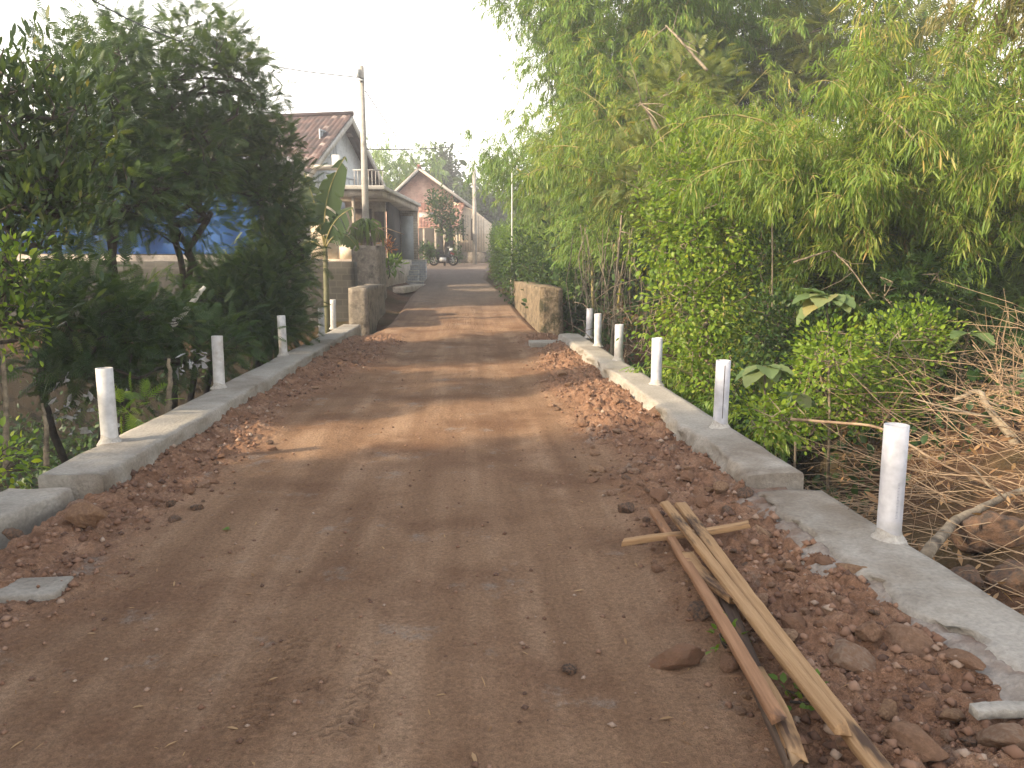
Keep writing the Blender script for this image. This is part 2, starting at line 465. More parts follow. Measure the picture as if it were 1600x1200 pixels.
M['teak'] = leafmat("teak_leaf", [(0, (.09, .15, .06)), (.5, (.14, .20, .08)), (.9, (.20, .24, .10)), (1, (.28, .25, .11))], .35, .55)
M['banana'] = leafmat("banana_leaf", [(0, (.045, .08, .038)), (.5, (.075, .115, .055)), (1, (.12, .15, .075))], .4, .35)
M['far_leaf'] = leafmat("far_tree_leaf", [(0, (.03, .06, .025)), (.5, (.06, .10, .035)), (1, (.10, .15, .05))], .35)
M['dry_leaf'] = leafmat("dry_leaf", [(0, (.18, .10, .05)), (.5, (.30, .18, .09)), (1, (.42, .28, .15))], .25, .7)
M['flower'] = leafmat("red_croton_leaf", [(0, (.25, .05, .02)), (.5, (.42, .13, .04)), (1, (.5, .3, .12))], .3)

# ------------------------------------------------------------------ leaf templates (length 1 along y)
def templ(V, F):
    return (np.array(V, float), np.concatenate([np.array(f) for f in F]), np.array([len(f) for f in F]))
T_BAM = templ([(0,0,0),(-.055,.3,.012),(.055,.3,.012),(-.045,.68,-.02),(.045,.68,-.02),(0,1,-.10)],
              [(0,2,1),(1,2,4,3),(3,4,5)])
T_OVAL = templ([(0,0,0),(-.27,.3,.05),(0,.33,0),(.27,.3,.05),(-.25,.68,.03),(0,.7,-.03),(.25,.68,.03),(0,1,-.12)],
               [(0,2,1),(0,3,2),(1,2,5,4),(2,3,6,5),(4,5,7),(5,6,7)])
T_NARROW = templ([(0,0,0),(-.13,.35,.03),(.13,.35,.03),(-.11,.72,-.02),(.11,.72,-.02),(0,1,-.08)],
                 [(0,2,1),(1,2,4,3),(3,4,5)])
def _frond():
    V = []; F = []
    for k in range(8):
        y = .12 + k * .115; L = .36 * math.sin(math.pi * (.28 + .62 * k / 8)); dz = -.20 * (y ** 2)
        for sx in (-1, 1):
            b = len(V); w = .034
            dx, dy = sx * math.cos(.55), math.sin(.55)
            V += [(0, y - w, dz), (dx * L * .5, y + dy * L * .5 - w, dz - .01), (dx * L, y + dy * L, dz - .07),
                  (dx * L * .5, y + dy * L * .5 + w, dz - .01), (0, y + w, dz)]
            F += [(b, b + 1, b + 3, b + 4), (b + 1, b + 2, b + 3)]
    b = len(V); V += [(-.012, 0, 0), (.012, 0, 0), (.012, .9, -.17), (-.012, .9, -.17)]; F += [(b, b + 1, b + 2, b + 3)]
    return templ(V, F)
T_FROND = _frond()
def _palm():
    V = []; F = []
    for a in (-2.0, -1.25, -.6, 0, .6, 1.25, 2.0):
        b = len(V); c, s = math.sin(a), math.cos(a); L = .62 - .06 * abs(a)
        def q(u, w, z): return (c * u + s * w, .4 + s * u - c * w, z)
        V += [q(0, 0, 0), q(L * .5, -.07, .02), q(L, 0, -.12), q(L * .5, .07, .02)]; F += [(b, b + 1, b + 2, b + 3)]
    return templ(V, F)
T_PALM = _palm()

# ------------------------------------------------------------------ plant generators
def grow(base, pts, rng, r_base, lift=.35, step=.45):
    """a skeleton that reaches every point; returns segments with radii"""
    base = np.asarray(base, float); cen = pts.mean(0)
    nodes = [base]; par = [-1]
    top = base + (cen - base) * lift
    top[:2] += rng.normal(0, .08, 2) * np.linalg.norm(cen - base)
    for k in range(1, 5):
        nodes.append(base + (top - base) * k / 4 + rng.normal(0, .012, 3) * np.linalg.norm(top - base)); par.append(len(nodes) - 2)
    order = np.argsort(np.linalg.norm(pts - top, axis=1))
    arr = np.array(nodes)
    for i in order:
        p = pts[i]
        d = np.linalg.norm(arr - p, axis=1) + np.where(arr[:, 2] > p[2] + .2, .8, 0)
        d[:2] += 50 if len(arr) > 4 else 0
        j = int(np.argmin(d)); a = arr[j]; L = np.linalg.norm(p - a)
        k = max(1, min(5, int(L / step)))
        new = []
        for q in range(1, k + 1):
            t = q / k
            new.append(a + (p - a) * t + (np.array([0, 0, .10 * L * math.sin(math.pi * t)]) + rng.normal(0, .05 * L, 3)) * (q < k))
            par.append(j if q == 1 else len(arr) + q - 2)
        arr = np.vstack([arr, new])
    n = len(arr); w = np.ones(n)
    for i in range(n - 1, 0, -1): w[par[i]] += w[i]
    rad = np.maximum(.005, r_base * (w / w[0]) ** .5)
    idx = np.arange(1, n); pr = np.array(par[1:])
    return arr[pr], arr[idx], np.minimum(rad[pr], rad[idx] * 1.5), rad[idx]

def tree(name, label, cat, base, clumps, T, per, size, mat, bark, seed, r_base=.06, spread=.28, updir=.1, outdir=.6, lift=.35, group=None, wid=None, leaf='crown', stem='trunk', nbase=1):
    rng = np.random.default_rng(seed)
    base = np.asarray(base, float)
    o = thing(name, label, cat, base, group)
    P = []; C = []
    for c, r, n in clumps:
        d = unit(rng.normal(0, 1, (n, 3))); rad = .45 + .58 * rng.random(n) ** .6
        P.append(np.asarray(c) + d * rad[:, None] * np.asarray(r)); C.append(np.tile(np.asarray(c, float), (n, 1)))
    P = np.vstack(P); C = np.vstack(C)
    mb = MB()
    for b in range(nbase):
        sel = rng.integers(0, nbase, len(P)) == b if nbase > 1 else np.ones(len(P), bool)
        if sel.sum() < 3: continue
        bb = base + (rng.normal(0, .18, 3) * (1, 1, 0) if b else 0)
        mb.segs(*grow(bb, P[sel], rng, r_base, lift))
    mb.build(stem, bark, o, smooth=True)
    k = len(P) * per
    ci = np.repeat(np.arange(len(P)), per)
    off = rng.normal(0, 1, (k, 3)) * spread
    pp = P[ci] + off
    out = unit(P[ci] - C[ci])
    D = out * outdir + unit(off) * .7 + rng.normal(0, .35, (k, 3)) + np.array([0, 0, updir])
    rnd = np.clip(.5 * rng.random(len(P))[ci] + .5 * rng.random(k), 0, 1)
    sz = size * rng.uniform(.65, 1.25, k)
    MB().leaves(T, pp, D, sz, rnd=rnd, rng=rng, wid=None if wid is None else np.full(k, wid)).build(leaf, mat, o)
    return o

def bamboo(name, label, base, n, L, mat, seed, az=None, az_spread=math.pi, tilt=(4, 16), arch=(60, 120), r0=.35, crad=.03,
           dens=1.0, leaf=(.15, .23), smin=.25, node=.28, br=(.35, .95), group='bamboo clumps on the right bank', cluster=6, show=12):
    rng = np.random.default_rng(seed)
    base = np.asarray(base, float)
    o = thing(name, label, 'bamboo', base, group)
    CP = []; CD = []; CR = []; tw0 = []; tw1 = []
    for i in range(n):
        a = rng.uniform(0, 2 * math.pi) if az is None else az + rng.uniform(-az_spread, az_spread)
        Lc = rng.uniform(*L); t0 = R(rng.uniform(*tilt)); ar = R(rng.uniform(*arch))
        h = np.array([math.cos(a), math.sin(a), 0])
        ra = rng.uniform(0, 2 * math.pi); rr = r0 * math.sqrt(rng.random())
        p = base + np.array([rr * math.cos(ra), rr * math.sin(ra), -.05])
        K = 22; pts = [p]
        wob = rng.normal(0, .05, 2)
        for k in range(K):
            s = (k + .5) / K; th = t0 + ar * s ** 2.0
            dvec = h * math.sin(th) + np.array([0, 0, math.cos(th)])
            dvec[:2] += wob * s
            p = p + unit(dvec) * Lc / K; pts.append(p)
        pts = np.array(pts)
        rad = crad * (1 - np.linspace(0, 1, K + 1) ** 1.3) + .004
        if i < show: MB().tube(pts, rad, 6).build('culm', M['culm'], o, smooth=True)
        nn = int(Lc * (1 - smin) / node)
        crnd = rng.random()
        for q in range(nn):
            s = smin + (1 - smin) * (q + rng.random()) / nn
            f = s * K; i0 = min(int(f), K - 1); b0 = pts[i0] + (pts[i0 + 1] - pts[i0]) * (f - i0)
            tdir = unit(pts[i0 + 1] - pts[i0])
            m = rng.poisson(2.3 * dens)
            for _ in range(m):
                g = rng.normal(0, 1, 3); g -= tdir * g.dot(tdir); g = unit(g)
                bd = unit(g + tdir * .5 + np.array([0, 0, .15])); bl = rng.uniform(*br) * (.6 + .4 * (1 - s))
                q0 = b0
                for c in range(4):
                    t = (c + 1) / 4
                    bd = unit(bd + np.array([0, 0, -.28]))
                    q1 = q0 + bd * bl / 4
                    tw0.append(q0); tw1.append(q1)
                    if rng.random() < .9:
                        CP.append(q1); CD.append(bd); CR.append(.35 * crnd + .65 * rng.random())
                    q0 = q1
    CP = np.array(CP); CD = np.array(CD); CR = np.array(CR)
    k = len(CP) * cluster; ci = np.repeat(np.arange(len(CP)), cluster)
    D = CD[ci] * .55 + rng.normal(0, .42, (k, 3)) + np.array([0, 0, -.62])
    pp = CP[ci] + rng.normal(0, .035, (k, 3))
    rnd = np.clip(.62 * CR[ci] + .38 * rng.random(k), 0, 1)
    sz = rng.uniform(*leaf, k)
    MB().leaves(T_BAM, pp, D, sz, rnd=rnd, rng=rng).build('foliage', mat, o)
    tw0 = np.array(tw0); tw1 = np.array(tw1)
    MB().segs(tw0, tw1, np.full(len(tw0), .0045), np.full(len(tw0), .003), 3).build('branch', M['culm'], o)
    return o

# ------------------------------------------------------------------ ground
def z_road(y):
    y = np.asarray(y, float)
    return 1.55 * sstep(13, 50, y) + .012 * np.clip(y - 46, 0, None)
def edge_l(y): return np.interp(y, [-5, 15, 19, 33, 46, 60], [-2.32, -2.32, -2.05, -2.05, -2.6, -4.0])
def edge_r(y): return np.interp(y, [-5, 2.2, 3.4, 15, 19, 27, 33, 46, 60], [1.98, 1.98, 1.86, 1.86, 1.7, 1.5, 1.0, 1.7, 4.0])

def ground_h(x, y):
    x = np.asarray(x, float); y = np.asarray(y, float)
    n = fbm(x * .5, y * .5, 4, 5) * .35 + fbm(x * 2.2, y * 2.2, 3, 9) * .09
    # left: gully between the near bank and the house plot
    left = -.25 - 2.3 * sstep(.5, 4.0, y) + 3.15 * sstep(18.4, 19.6, y) + .75 * sstep(22, 34, y)
    left = left + .9 * sstep(-9, -16, x) * (1 - sstep(17, 20, y))
    # right: gully close to the bridge, soil bank behind it
    gul = sstep(5.2, 8.0, y) * (1 - sstep(13.5, 16, y))
    right = (-.45 - 1.5 * gul) + sstep(2.6, 5.4, x) * (.75 + 1.2 * gul) + .5 * sstep(5, 12, x) + .5 * sstep(15, 22, y) + .8 * sstep(24, 44, y)
    off = np.where(x < 0, left, right)
    el, er = edge_l(y), edge_r(y)
    d = np.maximum(el - x, x - er)
    road = z_road(y) - .08
    bridge = sstep(3.4, 4.2, y) * (1 - sstep(15.2, 16, y))
    under = road * (1 - bridge) + (-2.2) * bridge
    k = sstep(-.1, np.where(y > 19, 1.2, .35), d)
    return under * (1 - k) + (off + n * np.where(y > 24, .35, 1)) * k

def axis(parts):
    return np.unique(np.concatenate([np.linspace(a, b, n) for a, b, n in parts]))
xs = axis([(-160, -30, 14), (-30, -12, 24), (-12, -2.6, 60), (-2.6, 2.4, 26), (2.4, 9, 70), (9, 30, 36), (30, 160, 14)])
ys = axis([(-60, -6, 14), (-6, 0, 18), (0, 26, 170), (26, 60, 60), (60, 260, 26)])
X, Y = np.meshgrid(xs, ys)
Z = ground_h(X, Y)
nx, ny = len(xs), len(ys)
i, j = np.meshgrid(np.arange(nx - 1), np.arange(ny - 1))
Q = np.stack([j * nx + i, j * nx + i + 1, (j + 1) * nx + i + 1, (j + 1) * nx + i], -1).reshape(-1, 4)
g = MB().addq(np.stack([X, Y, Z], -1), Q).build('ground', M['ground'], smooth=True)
tag(g, kind='structure')

def tread(x, y):
    h = 0
    for (x0, y0, x1, y1, w) in ((-.72, 2.28, -.66, 3.05, .055), (-.43, 2.2, -.33, 2.75, .05), (-.56, 2.5, -.52, 2.85, .04)):
        t = (y - y0) / (y1 - y0); cx = x0 + (x1 - x0) * t
        u = (x - cx) / w
        m = sstep(0, .1, t) * (1 - sstep(.85, 1, t)) * (np.abs(u) < 1) * (vnoise(x * 9, y * 9, 77) > -.5)
        ph = (y + np.abs(u) * .04) / .052
        h = h - m * .010 * (np.abs(u) > .15) * sstep(.0, .5, np.sin(ph * 2 * math.pi)) + .004 * np.exp(-((np.abs(u) - 1.15) / .2) ** 2) * (t > 0) * (t < 1)
    return h
def rubble(x, y):
    nb = .28 * fbm(x * .9, y * .9, 3, 31)
    fade = 1 - sstep(14.5, 17, y)
    r = sstep(.80, 1.35, x + nb + .10 * np.clip(3.5 - y, 0, 2)) * fade
    l = sstep(1.50, 2.0, -x + nb - .1 * np.clip(4.5 - y, 0, 1) + .12 * np.clip(y - 8, 0, 4)) * fade
    return r, l
def road_h(x, y):
    r, l = rubble(x, y)
    crown = .025 * (1 - ((x + .25) / 2.1) ** 2) * (y < 17)
    crown = crown - .016 * (np.exp(-((x + .95) / .22) ** 2) + np.exp(-((x - .42) / .22) ** 2)) * (y < 30)
    h = z_road(y) + crown + .012 * fbm(x * 1.4, y * .5, 3, 3)
    lump = np.abs(fbm(x * 4, y * 4, 4, 41, .6)); big = fbm(x * 1.6, y * 1.6, 3, 47)
    lump2 = np.abs(fbm(x * 11, y * 11, 3, 43, .6))
    h = h + r * (.03 + .06 * big + .10 * lump + .055 * lump2) + l * (.018 + .03 * big + .065 * lump + .05 * lump2)
    h = h + r * .05 * sstep(1.3, 1.8, x)
    h = h + (.004 + .012 * (r + l)) * fbm(x * 16, y * 16, 3, 53) + .0025 * vnoise(x * 60, y * 60, 57)
    h = h + l * .06 * sstep(-2.0, -2.25, x)
    h = np.where((x > 1.70) & (y < 16), np.minimum(h, .13 - .35 * np.clip(x - 1.70, 0, .3)), h)
    return h + tread(x, y)
ysr = np.concatenate([np.linspace(-5, 1.0, 40)[:-1], np.exp(np.linspace(0, math.log(17), 900)), np.linspace(17, 58, 120)[1:]])
us = np.linspace(0, 1, 400)
U, Yr = np.meshgrid(us, ysr)
Xr = edge_l(Yr) + (edge_r(Yr) - edge_l(Yr)) * U
Zr = road_h(Xr, Yr)
rr, ll = rubble(Xr, Yr)
# shoulders sink into the ground away from the bridge
Zr -= .16 * np.maximum(sstep(.1, 0, U), sstep(.9, 1, U)) * sstep(15, 18, Yr)
nx, ny = len(us), len(ysr)
i, j = np.meshgrid(np.arange(nx - 1), np.arange(ny - 1))
Q = np.stack([j * nx + i, j * nx + i + 1, (j + 1) * nx + i + 1, (j + 1) * nx + i], -1).reshape(-1, 4)
rbm = np.clip(rr + ll + .25 * fbm(Xr * 1.5, Yr * 1.5, 3, 61) * (1 - rr) * (1 - ll), 0, 1)
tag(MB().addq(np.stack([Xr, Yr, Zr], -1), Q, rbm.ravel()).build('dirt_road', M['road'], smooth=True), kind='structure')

# bridge deck slab under the dirt
d = MB().box((-2.6, 3.2, -.5), (2.12, 16.2, -.12)).build('bridge_deck', M['old_concrete'])
tag(d, "grey concrete deck slab carrying the dirt road over the gully", "bridge")
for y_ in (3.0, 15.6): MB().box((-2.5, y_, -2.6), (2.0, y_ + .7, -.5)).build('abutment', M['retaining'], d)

# ------------------------------------------------------------------ kerbs
def kerb(label, y0, y1, xin, xout, ztop, side, seed, rough=.012, step=.035, low=-.45):
    """xin/xout: functions of y; side=+1 when the outer edge is at +x"""
    L = np.arange(y0, y1 + step * .5, step); L[-1] = y1
    prof = [(0, low), (0, -.05), (0, .03), (0, .07), (0, .11), (0, .15), (0, ztop - .05), (0, ztop - .015), (.025, ztop), (.15, ztop), (.3, ztop), (.5, ztop), (.7, ztop), (.85, ztop), (.97, ztop), (1, ztop - .02), (1, ztop - .08), (1, ztop - .2), (1, low)]
    prof = np.array(prof); k = len(prof)
    prof[2:6, 1] *= (ztop - .065) / .15
    yy = np.repeat(L[:, None], k, 1); uu = np.repeat(prof[None, :, 0], len(L), 0); zz = np.repeat(prof[None, :, 1], len(L), 0)
    xi, xo = xin(yy), xout(yy)
    xx = xi + (xo - xi) * uu
    n1 = fbm(yy * 5 + uu * 2, zz * 9 + uu * 5, 4, seed); n2 = fbm(yy * 1.5, zz * 2 + uu * 3, 3, seed + 9)
    inner = np.clip(1 - uu / .25, 0, 1)
    xx = xx - side * inner * (rough * 2.2 * n1 + rough * 1.5 * n2 + rough * 1.2 * np.clip((ztop - zz) / ztop, 0, 1))
    zz = zz + np.where(zz > ztop - .06, .005 * n1 + .010 * n2 - inner * rough * .9 * np.abs(n1), 0)
    V = np.stack([xx, yy, zz], -1).reshape(-1, 3)
    m = len(L)
    i, j = np.meshgrid(np.arange(m - 1), np.arange(k - 1), indexing='ij')
    Q = np.stack([i * k + j, i * k + j + 1, (i + 1) * k + j + 1, (i + 1) * k + j], -1).reshape(-1, 4)
    if side > 0: Q = Q[:, ::-1]
    mb = MB().addq(V, Q)
    mb.loops += [np.arange(k), np.arange(k)[::-1] + (m - 1) * k]; mb.tot += [np.array([k])] * 2
    o = mb.build('concrete_kerb', M['cement'], smooth=False)
    me = o.data
    me.polygons.foreach_set("use_smooth", np.array([True] * (len(me.polygons) - 2) + [False] * 2))
    return tag(o, label, 'kerb', 'concrete kerbs along the bridge')
cst = lambda c: (lambda y: np.full_like(np.asarray(y, float), c))
kerb("long right concrete kerb carrying five white posts in the middle distance", 4.5, 14.2, lambda y: 1.74 + .0 * y, lambda y: 2.08 + .02 * (y > 20), .22, 1, 3, .028)
kerb("nearest right concrete kerb, broad and smeared with wet mortar beside the rubble", -1.0, 4.36, lambda y: 1.76 + .14 * np.clip(3.3 - y, 0, 1), lambda y: 2.14 + .02 * np.clip(3.5 - y, 0, 3), .155, 1, 7, .05)
kerb("long left concrete kerb carrying all five white posts on that side", 4.72, 16.6, cst(-2.25), cst(-2.63), .22, -1, 13, .012)
kerb("low left kerb block at the photo's left edge, a step below the long one", 1.0, 4.66, lambda y: -2.40 - .25 * np.clip(4.6 - y, 0, 3), lambda y: -2.78 - .25 * np.clip(4.6 - y, 0, 3), .16, -1, 17, .012)
s = MB().box((1.12, 13.4, -.3), (1.72, 13.9, .13)).build('concrete_footing', M['cement'], bevel=.02)
tag(s, "low concrete footing joining the right kerb to the old mossy parapet", "footing")
# mortar spill along the near right kerb
def heap(x0, x1, y0, y1, f, mat, name, label, cat, n=90):
    x, y = np.meshgrid(np.linspace(x0, x1, n), np.linspace(y0, y1, int(n * (y1 - y0) / (x1 - x0))))
    z = f(x, y)
    ny, nx = x.shape
    i, j = np.meshgrid(np.arange(nx - 1), np.arange(ny - 1))
    Q = np.stack([j * nx + i, j * nx + i + 1, (j + 1) * nx + i + 1, (j + 1) * nx + i], -1).reshape(-1, 4)
    return tag(MB().addq(np.stack([x, y, z], -1), Q).build(name, mat, smooth=True), label, cat)
def spill(x, y):
    n = fbm(x * 6, y * 6, 4, 71, .55); e = fbm(x * 1.8, y * 1.8, 3, 73)
    m = sstep(1.38 + .16 * e, 1.76, x - .12 * np.clip(3.3 - y, 0, 1)) * sstep(1.0, 1.8, y) * (1 - sstep(4.5, 4.9, y))
    return -.02 + m * (.15 + .03 * n) + .012 * fbm(x * 25, y * 25, 3, 75) * m
heap(1.15, 1.96, 1.1, 5.0, spill, M['mortar_spill'], 'mortar_spill', "rough grey mortar spilled down the inner side of the nearest right kerb", "mortar", 80)

# ------------------------------------------------------------------ white pipe posts
def make_post(matname, tall, seed):
    r = .057
    o = thing('pipe_post', 'x', 'post', (0, 0, 0), 'white pipe posts along the bridge kerbs')
    MB().lathe([(r, -.02), (r, .15), (r, tall * .5), (r, tall), (r - .005, tall + .001), (r - .005, tall - .05)], n=28).build('pipe', M[matname], o, smooth=True)
    MB().lathe([(r - .0055, tall - .03), (r * .5, tall - .035), (0, tall - .03)], n=20).build('concrete_fill', M['mortar'], o)
    rng = np.random.default_rng(seed)
    mb = MB(); n = 26; a = np.arange(n) * 2 * math.pi / n
    prof = [(r + .035, -.012), (r + .02, .006), (r + .006, .022), (r + .001, .045)]
    V = []
    for (rr_, zz_) in prof:
        wob = 1 + .12 * np.sin(a * 3 + seed) + .08 * rng.normal(0, 1, n) * (rr_ > r + .004)
        V.append(np.stack([np.cos(a) * (r + (rr_ - r) * wob), np.sin(a) * (r + (rr_ - r) * wob), np.full(n, zz_) * (1 + .3 * np.sin(a * 2 + 1))], 1))
    V = np.vstack(V); ii = np.repeat(np.arange(3), n); jj = np.tile(np.arange(n), 3)
    mb.addq(V, np.stack([ii * n + jj, ii * n + (jj + 1) % n, (ii + 1) * n + (jj + 1) % n, (ii + 1) * n + jj], 1)).build('mortar_collar', M['mortar'], o, smooth=True)
    return o
POSTS = [
    (1388, 841, .155, 'pvc', "nearest white pipe post, on the right kerb in front of the dry brush"),
    (1125, 667, .22, 'pvc', "second nearest right hand post, white pipe with a dark seam down its side"),
    (1025, 600, .22, 'pvc', "white pipe post third from the camera on the right kerb"),
    (966, 563, .22, 'pvc', "white pipe post fourth from the camera on the right kerb"),
    (934, 540, .22, 'pvc', "white pipe post second from the far end of the right kerb"),
    (920, 527, .22, 'pvc', "farthest right hand pipe post, nearest to the mossy old parapet"),
    (172, 690, .22, 'pvc_dirty', "nearest left hand pipe post, plain white, tallest in view on the left kerb"),
    (343, 605, .22, 'pvc_dirty', "stained cream white post, second nearest on the left kerb"),
    (443, 555, .22, 'pvc_dirty', "brown scuffed white post, third from the camera on the left kerb"),
    (503, 523, .22, 'pvc_dirty', "second farthest post on the left kerb, close beside the last one"),
    (521, 513, .22, 'pvc_dirty', "last white post at the far end of the left kerb"),
]
tops = [664, 563, 528, 507, 490, 482, 575, 525, 493, 480, 468]
rngp = np.random.default_rng(4)
for q, ((px, py, z, mt, lab), ty) in enumerate(zip(POSTS, tops)):
    b = on(px, py, z)
    t_ = at(px, ty, b[1])
    p = make_post(mt, float(t_[2] - b[2]), q * 3 + 1)
    p.location = [float(b[0]), float(b[1]), float(b[2])]
    p.rotation_euler = (float(rngp.normal(0, .008)), float(rngp.normal(0, .01)), float(rngp.uniform(0, 6.28)) if q else 0)
    p["label"] = lab
    if q == 0:   # printed line running up the pipe: worn marks too small to read
        mb = MB(); rg = random.Random(3); zz = .12
        ang = R(268)
        while zz < .30:
            for col in range(2):
                da = ang + (col - .5) * .09
                hgt = rg.uniform(.004, .008); w = .07 * rg.uniform(.5, 1)
                for (aa, bb) in ((da, da + w),):
                    r_ = .0575
                    mb.addq([(r_ * math.cos(aa), r_ * math.sin(aa), zz), (r_ * math.cos(bb), r_ * math.sin(bb), zz), (r_ * math.cos(bb), r_ * math.sin(bb), zz + .003), (r_ * math.cos(aa), r_ * math.sin(aa), zz + .003)], [(0, 1, 2, 3)])
            zz += .0075
        mb.build('print_mark', M['pipe_print'], p, off=np.zeros(3))
    if q == 1:
        mb = MB(); r_ = .0575
        for a_, w_ in ((R(262), .10),):
            mb.addq([(r_ * math.cos(a_), r_ * math.sin(a_), .08), (r_ * math.cos(a_ + w_), r_ * math.sin(a_ + w_), .08), (r_ * math.cos(a_ + w_), r_ * math.sin(a_ + w_), .50), (r_ * math.cos(a_), r_ * math.sin(a_), .50)], [(0, 1, 2, 3)])
        mb.build('seam_stain', M['dark_wood'], p, off=np.zeros(3)); p.rotation_euler.z = 0

# ------------------------------------------------------------------ stones
import bmesh
def rock_mesh(seed, flat=.7, sub=4):
    bm = bmesh.new(); bmesh.ops.create_icosphere(bm, subdivisions=sub, radius=1)
    rng = np.random.default_rng(seed)
    pl = unit(rng.normal(0, 1, (16, 3))); dd = rng.uniform(.50, .86, 16)
    for v in bm.verts:
        c = np.array(v.co)
        for a, b in zip(pl, dd):
            e = c.dot(a) - b
            if e > 0: c = c - a * e * .92
        c = c * (1 + .10 * float(fbm(c[0] * 2.2 + c[2], c[1] * 2.2 + c[2] * 1.3, 3, seed)) + .09 * float(fbm(c[0] * 5 + c[2] * 4, c[1] * 5 - c[2] * 3, 3, seed + 5)))
        v.co = (c[0] * 1.15, c[1], c[2] * flat)
    me = bpy.data.meshes.new('stone'); bm.to_mesh(me); bm.free()
    me.polygons.foreach_set("use_smooth", np.ones(len(me.polygons), bool))
    return me
ROCKS = {}
for mt in ('stone', 'dark_stone', 'tan_stone'):
    ROCKS[mt] = []
    for k in range(6):
        me = rock_mesh(10 * k + len(mt), .62 + .06 * (k % 4)); me.materials.append(M[mt]); ROCKS[mt].append(me)
def rock(x, y, r, mt, label, group=None, z=None, k=None, sx=1.0, rot=None, rg=random.Random(5), name='stone', sink=.36):
    o = bpy.data.objects.new(name, ROCKS[mt][rg.randrange(6) if k is None else k]); COL.objects.link(o)
    zz = float(road_h(np.array(x), np.array(y))) if z is None else z
    o.location = (x, y, zz + r * (.62 - sink))
    o.scale = (r * sx, r, r * rg.uniform(.85, 1.1)); o.rotation_euler = (rg.uniform(-.3, .3), rg.uniform(-.3, .3), rg.uniform(0, 6.28) if rot is None else rot)
    return tag(o, label, 'stone', group)
def rk(px, py, wpx, mt, label, **kw):
    p = on(px, py, .05); r = wpx * p[1] / 1200 / 2.35
    return rock(float(p[0]), float(p[1]), r, mt, label, **kw)
rk(136, 832, 62, 'tan_stone', "large tan brown boulder lying alone near the low left kerb block", sink=-.25, rot=.3, k=3)
rk(272, 805, 28, 'dark_stone', "small blackish stone on the dirt right of the tan boulder")
rk(22, 850, 36, 'dark_stone', "dark grey stone below the low left kerb at the photo's edge")
rk(878, 588, 26, 'tan_stone', "rounded tan stone standing on the rubble beside the far right of the road", sink=.1)
rk(400, 606, 16, 'stone', "reddish stone against the left kerb below the second left post")
rk(320, 670, 26, 'tan_stone', "flat tan stone in the rubble along the left kerb")
rk(1060, 1022, 78, 'stone', "long grey brown slab stone just left of the planks", sx=1.45, rot=.05, sink=.30, k=1)
rk(1385, 1118, 50, 'tan_stone', "smooth tan stone in the rubble right of the plank ends")
rk(1485, 1132, 62, 'tan_stone', "rounded yellowish cobble near the grey batten", rot=.5)
rk(1330, 1040, 90, 'stone', "big red brown clod of earth and stone right of the long planks", sx=1.4)
rk(1420, 1030, 80, 'stone', "broad brown stone leaning below the nearest right kerb", sx=1.5, rot=2.4)
rk(1500, 1065, 62, 'stone', "long buff stone close below the mortar of the nearest kerb", sx=1.6, rot=2.0)
rk(1440, 1185, 110, 'stone', "large reddish boulder cut by the bottom edge of the photo", sx=1.2, sink=.4)
rk(1565, 1185, 100, 'stone', "brown boulder in the bottom right corner of the photo", sx=1.3, sink=.4)
rk(1330, 915, 42, 'tan_stone', "pale tan stone high on the rubble under the nearest right post", sx=1.5, rot=2.6)
rk(1290, 850, 40, 'dark_stone', "grey mortar caked stone against the nearest right kerb")
rk(1190, 848, 42, 'tan_stone', "tan stone at the far end of the cross plank")
rk(890, 1030, 34, 'dark_stone', "dark flat stone pressed into the smooth dirt left of the planks", sink=.5)
rk(1030, 660, 46, 'stone', "wide reddish clod beside the long right kerb near the third post", sx=1.6, rot=.4)
rgs = random.Random(21)
def near_any(x, y, r):
    return any((x - a) ** 2 + (y - b) ** 2 < (r + c) ** 2 for a, b, c in placed)
placed = [(o.location.x, o.location.y, o.scale.y) for o in COL.objects if o.name.startswith('stone')]
cnt = 0
while cnt < 170:
    y = 2.0 + 3.4 * rgs.random() ** 1.1 if rgs.random() < .72 else rgs.uniform(5, 13.5)
    x = rgs.uniform(.85, 1.68); r = rgs.choice((.016, .02, .022, .026, .03, .035, .042, .06)) * (1 if y < 6 else .8)
    if y < 3.4 and x < 1.0 - .1 * (3.4 - y): continue
    if near_any(x, y, r * .7): continue
    placed.append((x, y, r))
    rock(x, y, r, rgs.choice(('stone', 'stone', 'stone', 'tan_stone', 'dark_stone')), "reddish brown stone among the loose rubble along the right kerb", 'loose stones along the right kerb', rg=rgs)
    cnt += 1
cnt = 0
while cnt < 80:
    y = rgs.uniform(4.0, 13.0); x = rgs.uniform(-2.2, -1.55); r = rgs.choice((.016, .02, .026, .034, .045))
    if near_any(x, y, r): continue
    placed.append((x, y, r))
    rock(x, y, r, rgs.choice(('stone', 'stone', 'stone', 'tan_stone', 'dark_stone')), "small reddish stone among the loose rubble along the left kerb", 'loose stones along the left kerb', rg=rgs)
    cnt += 1
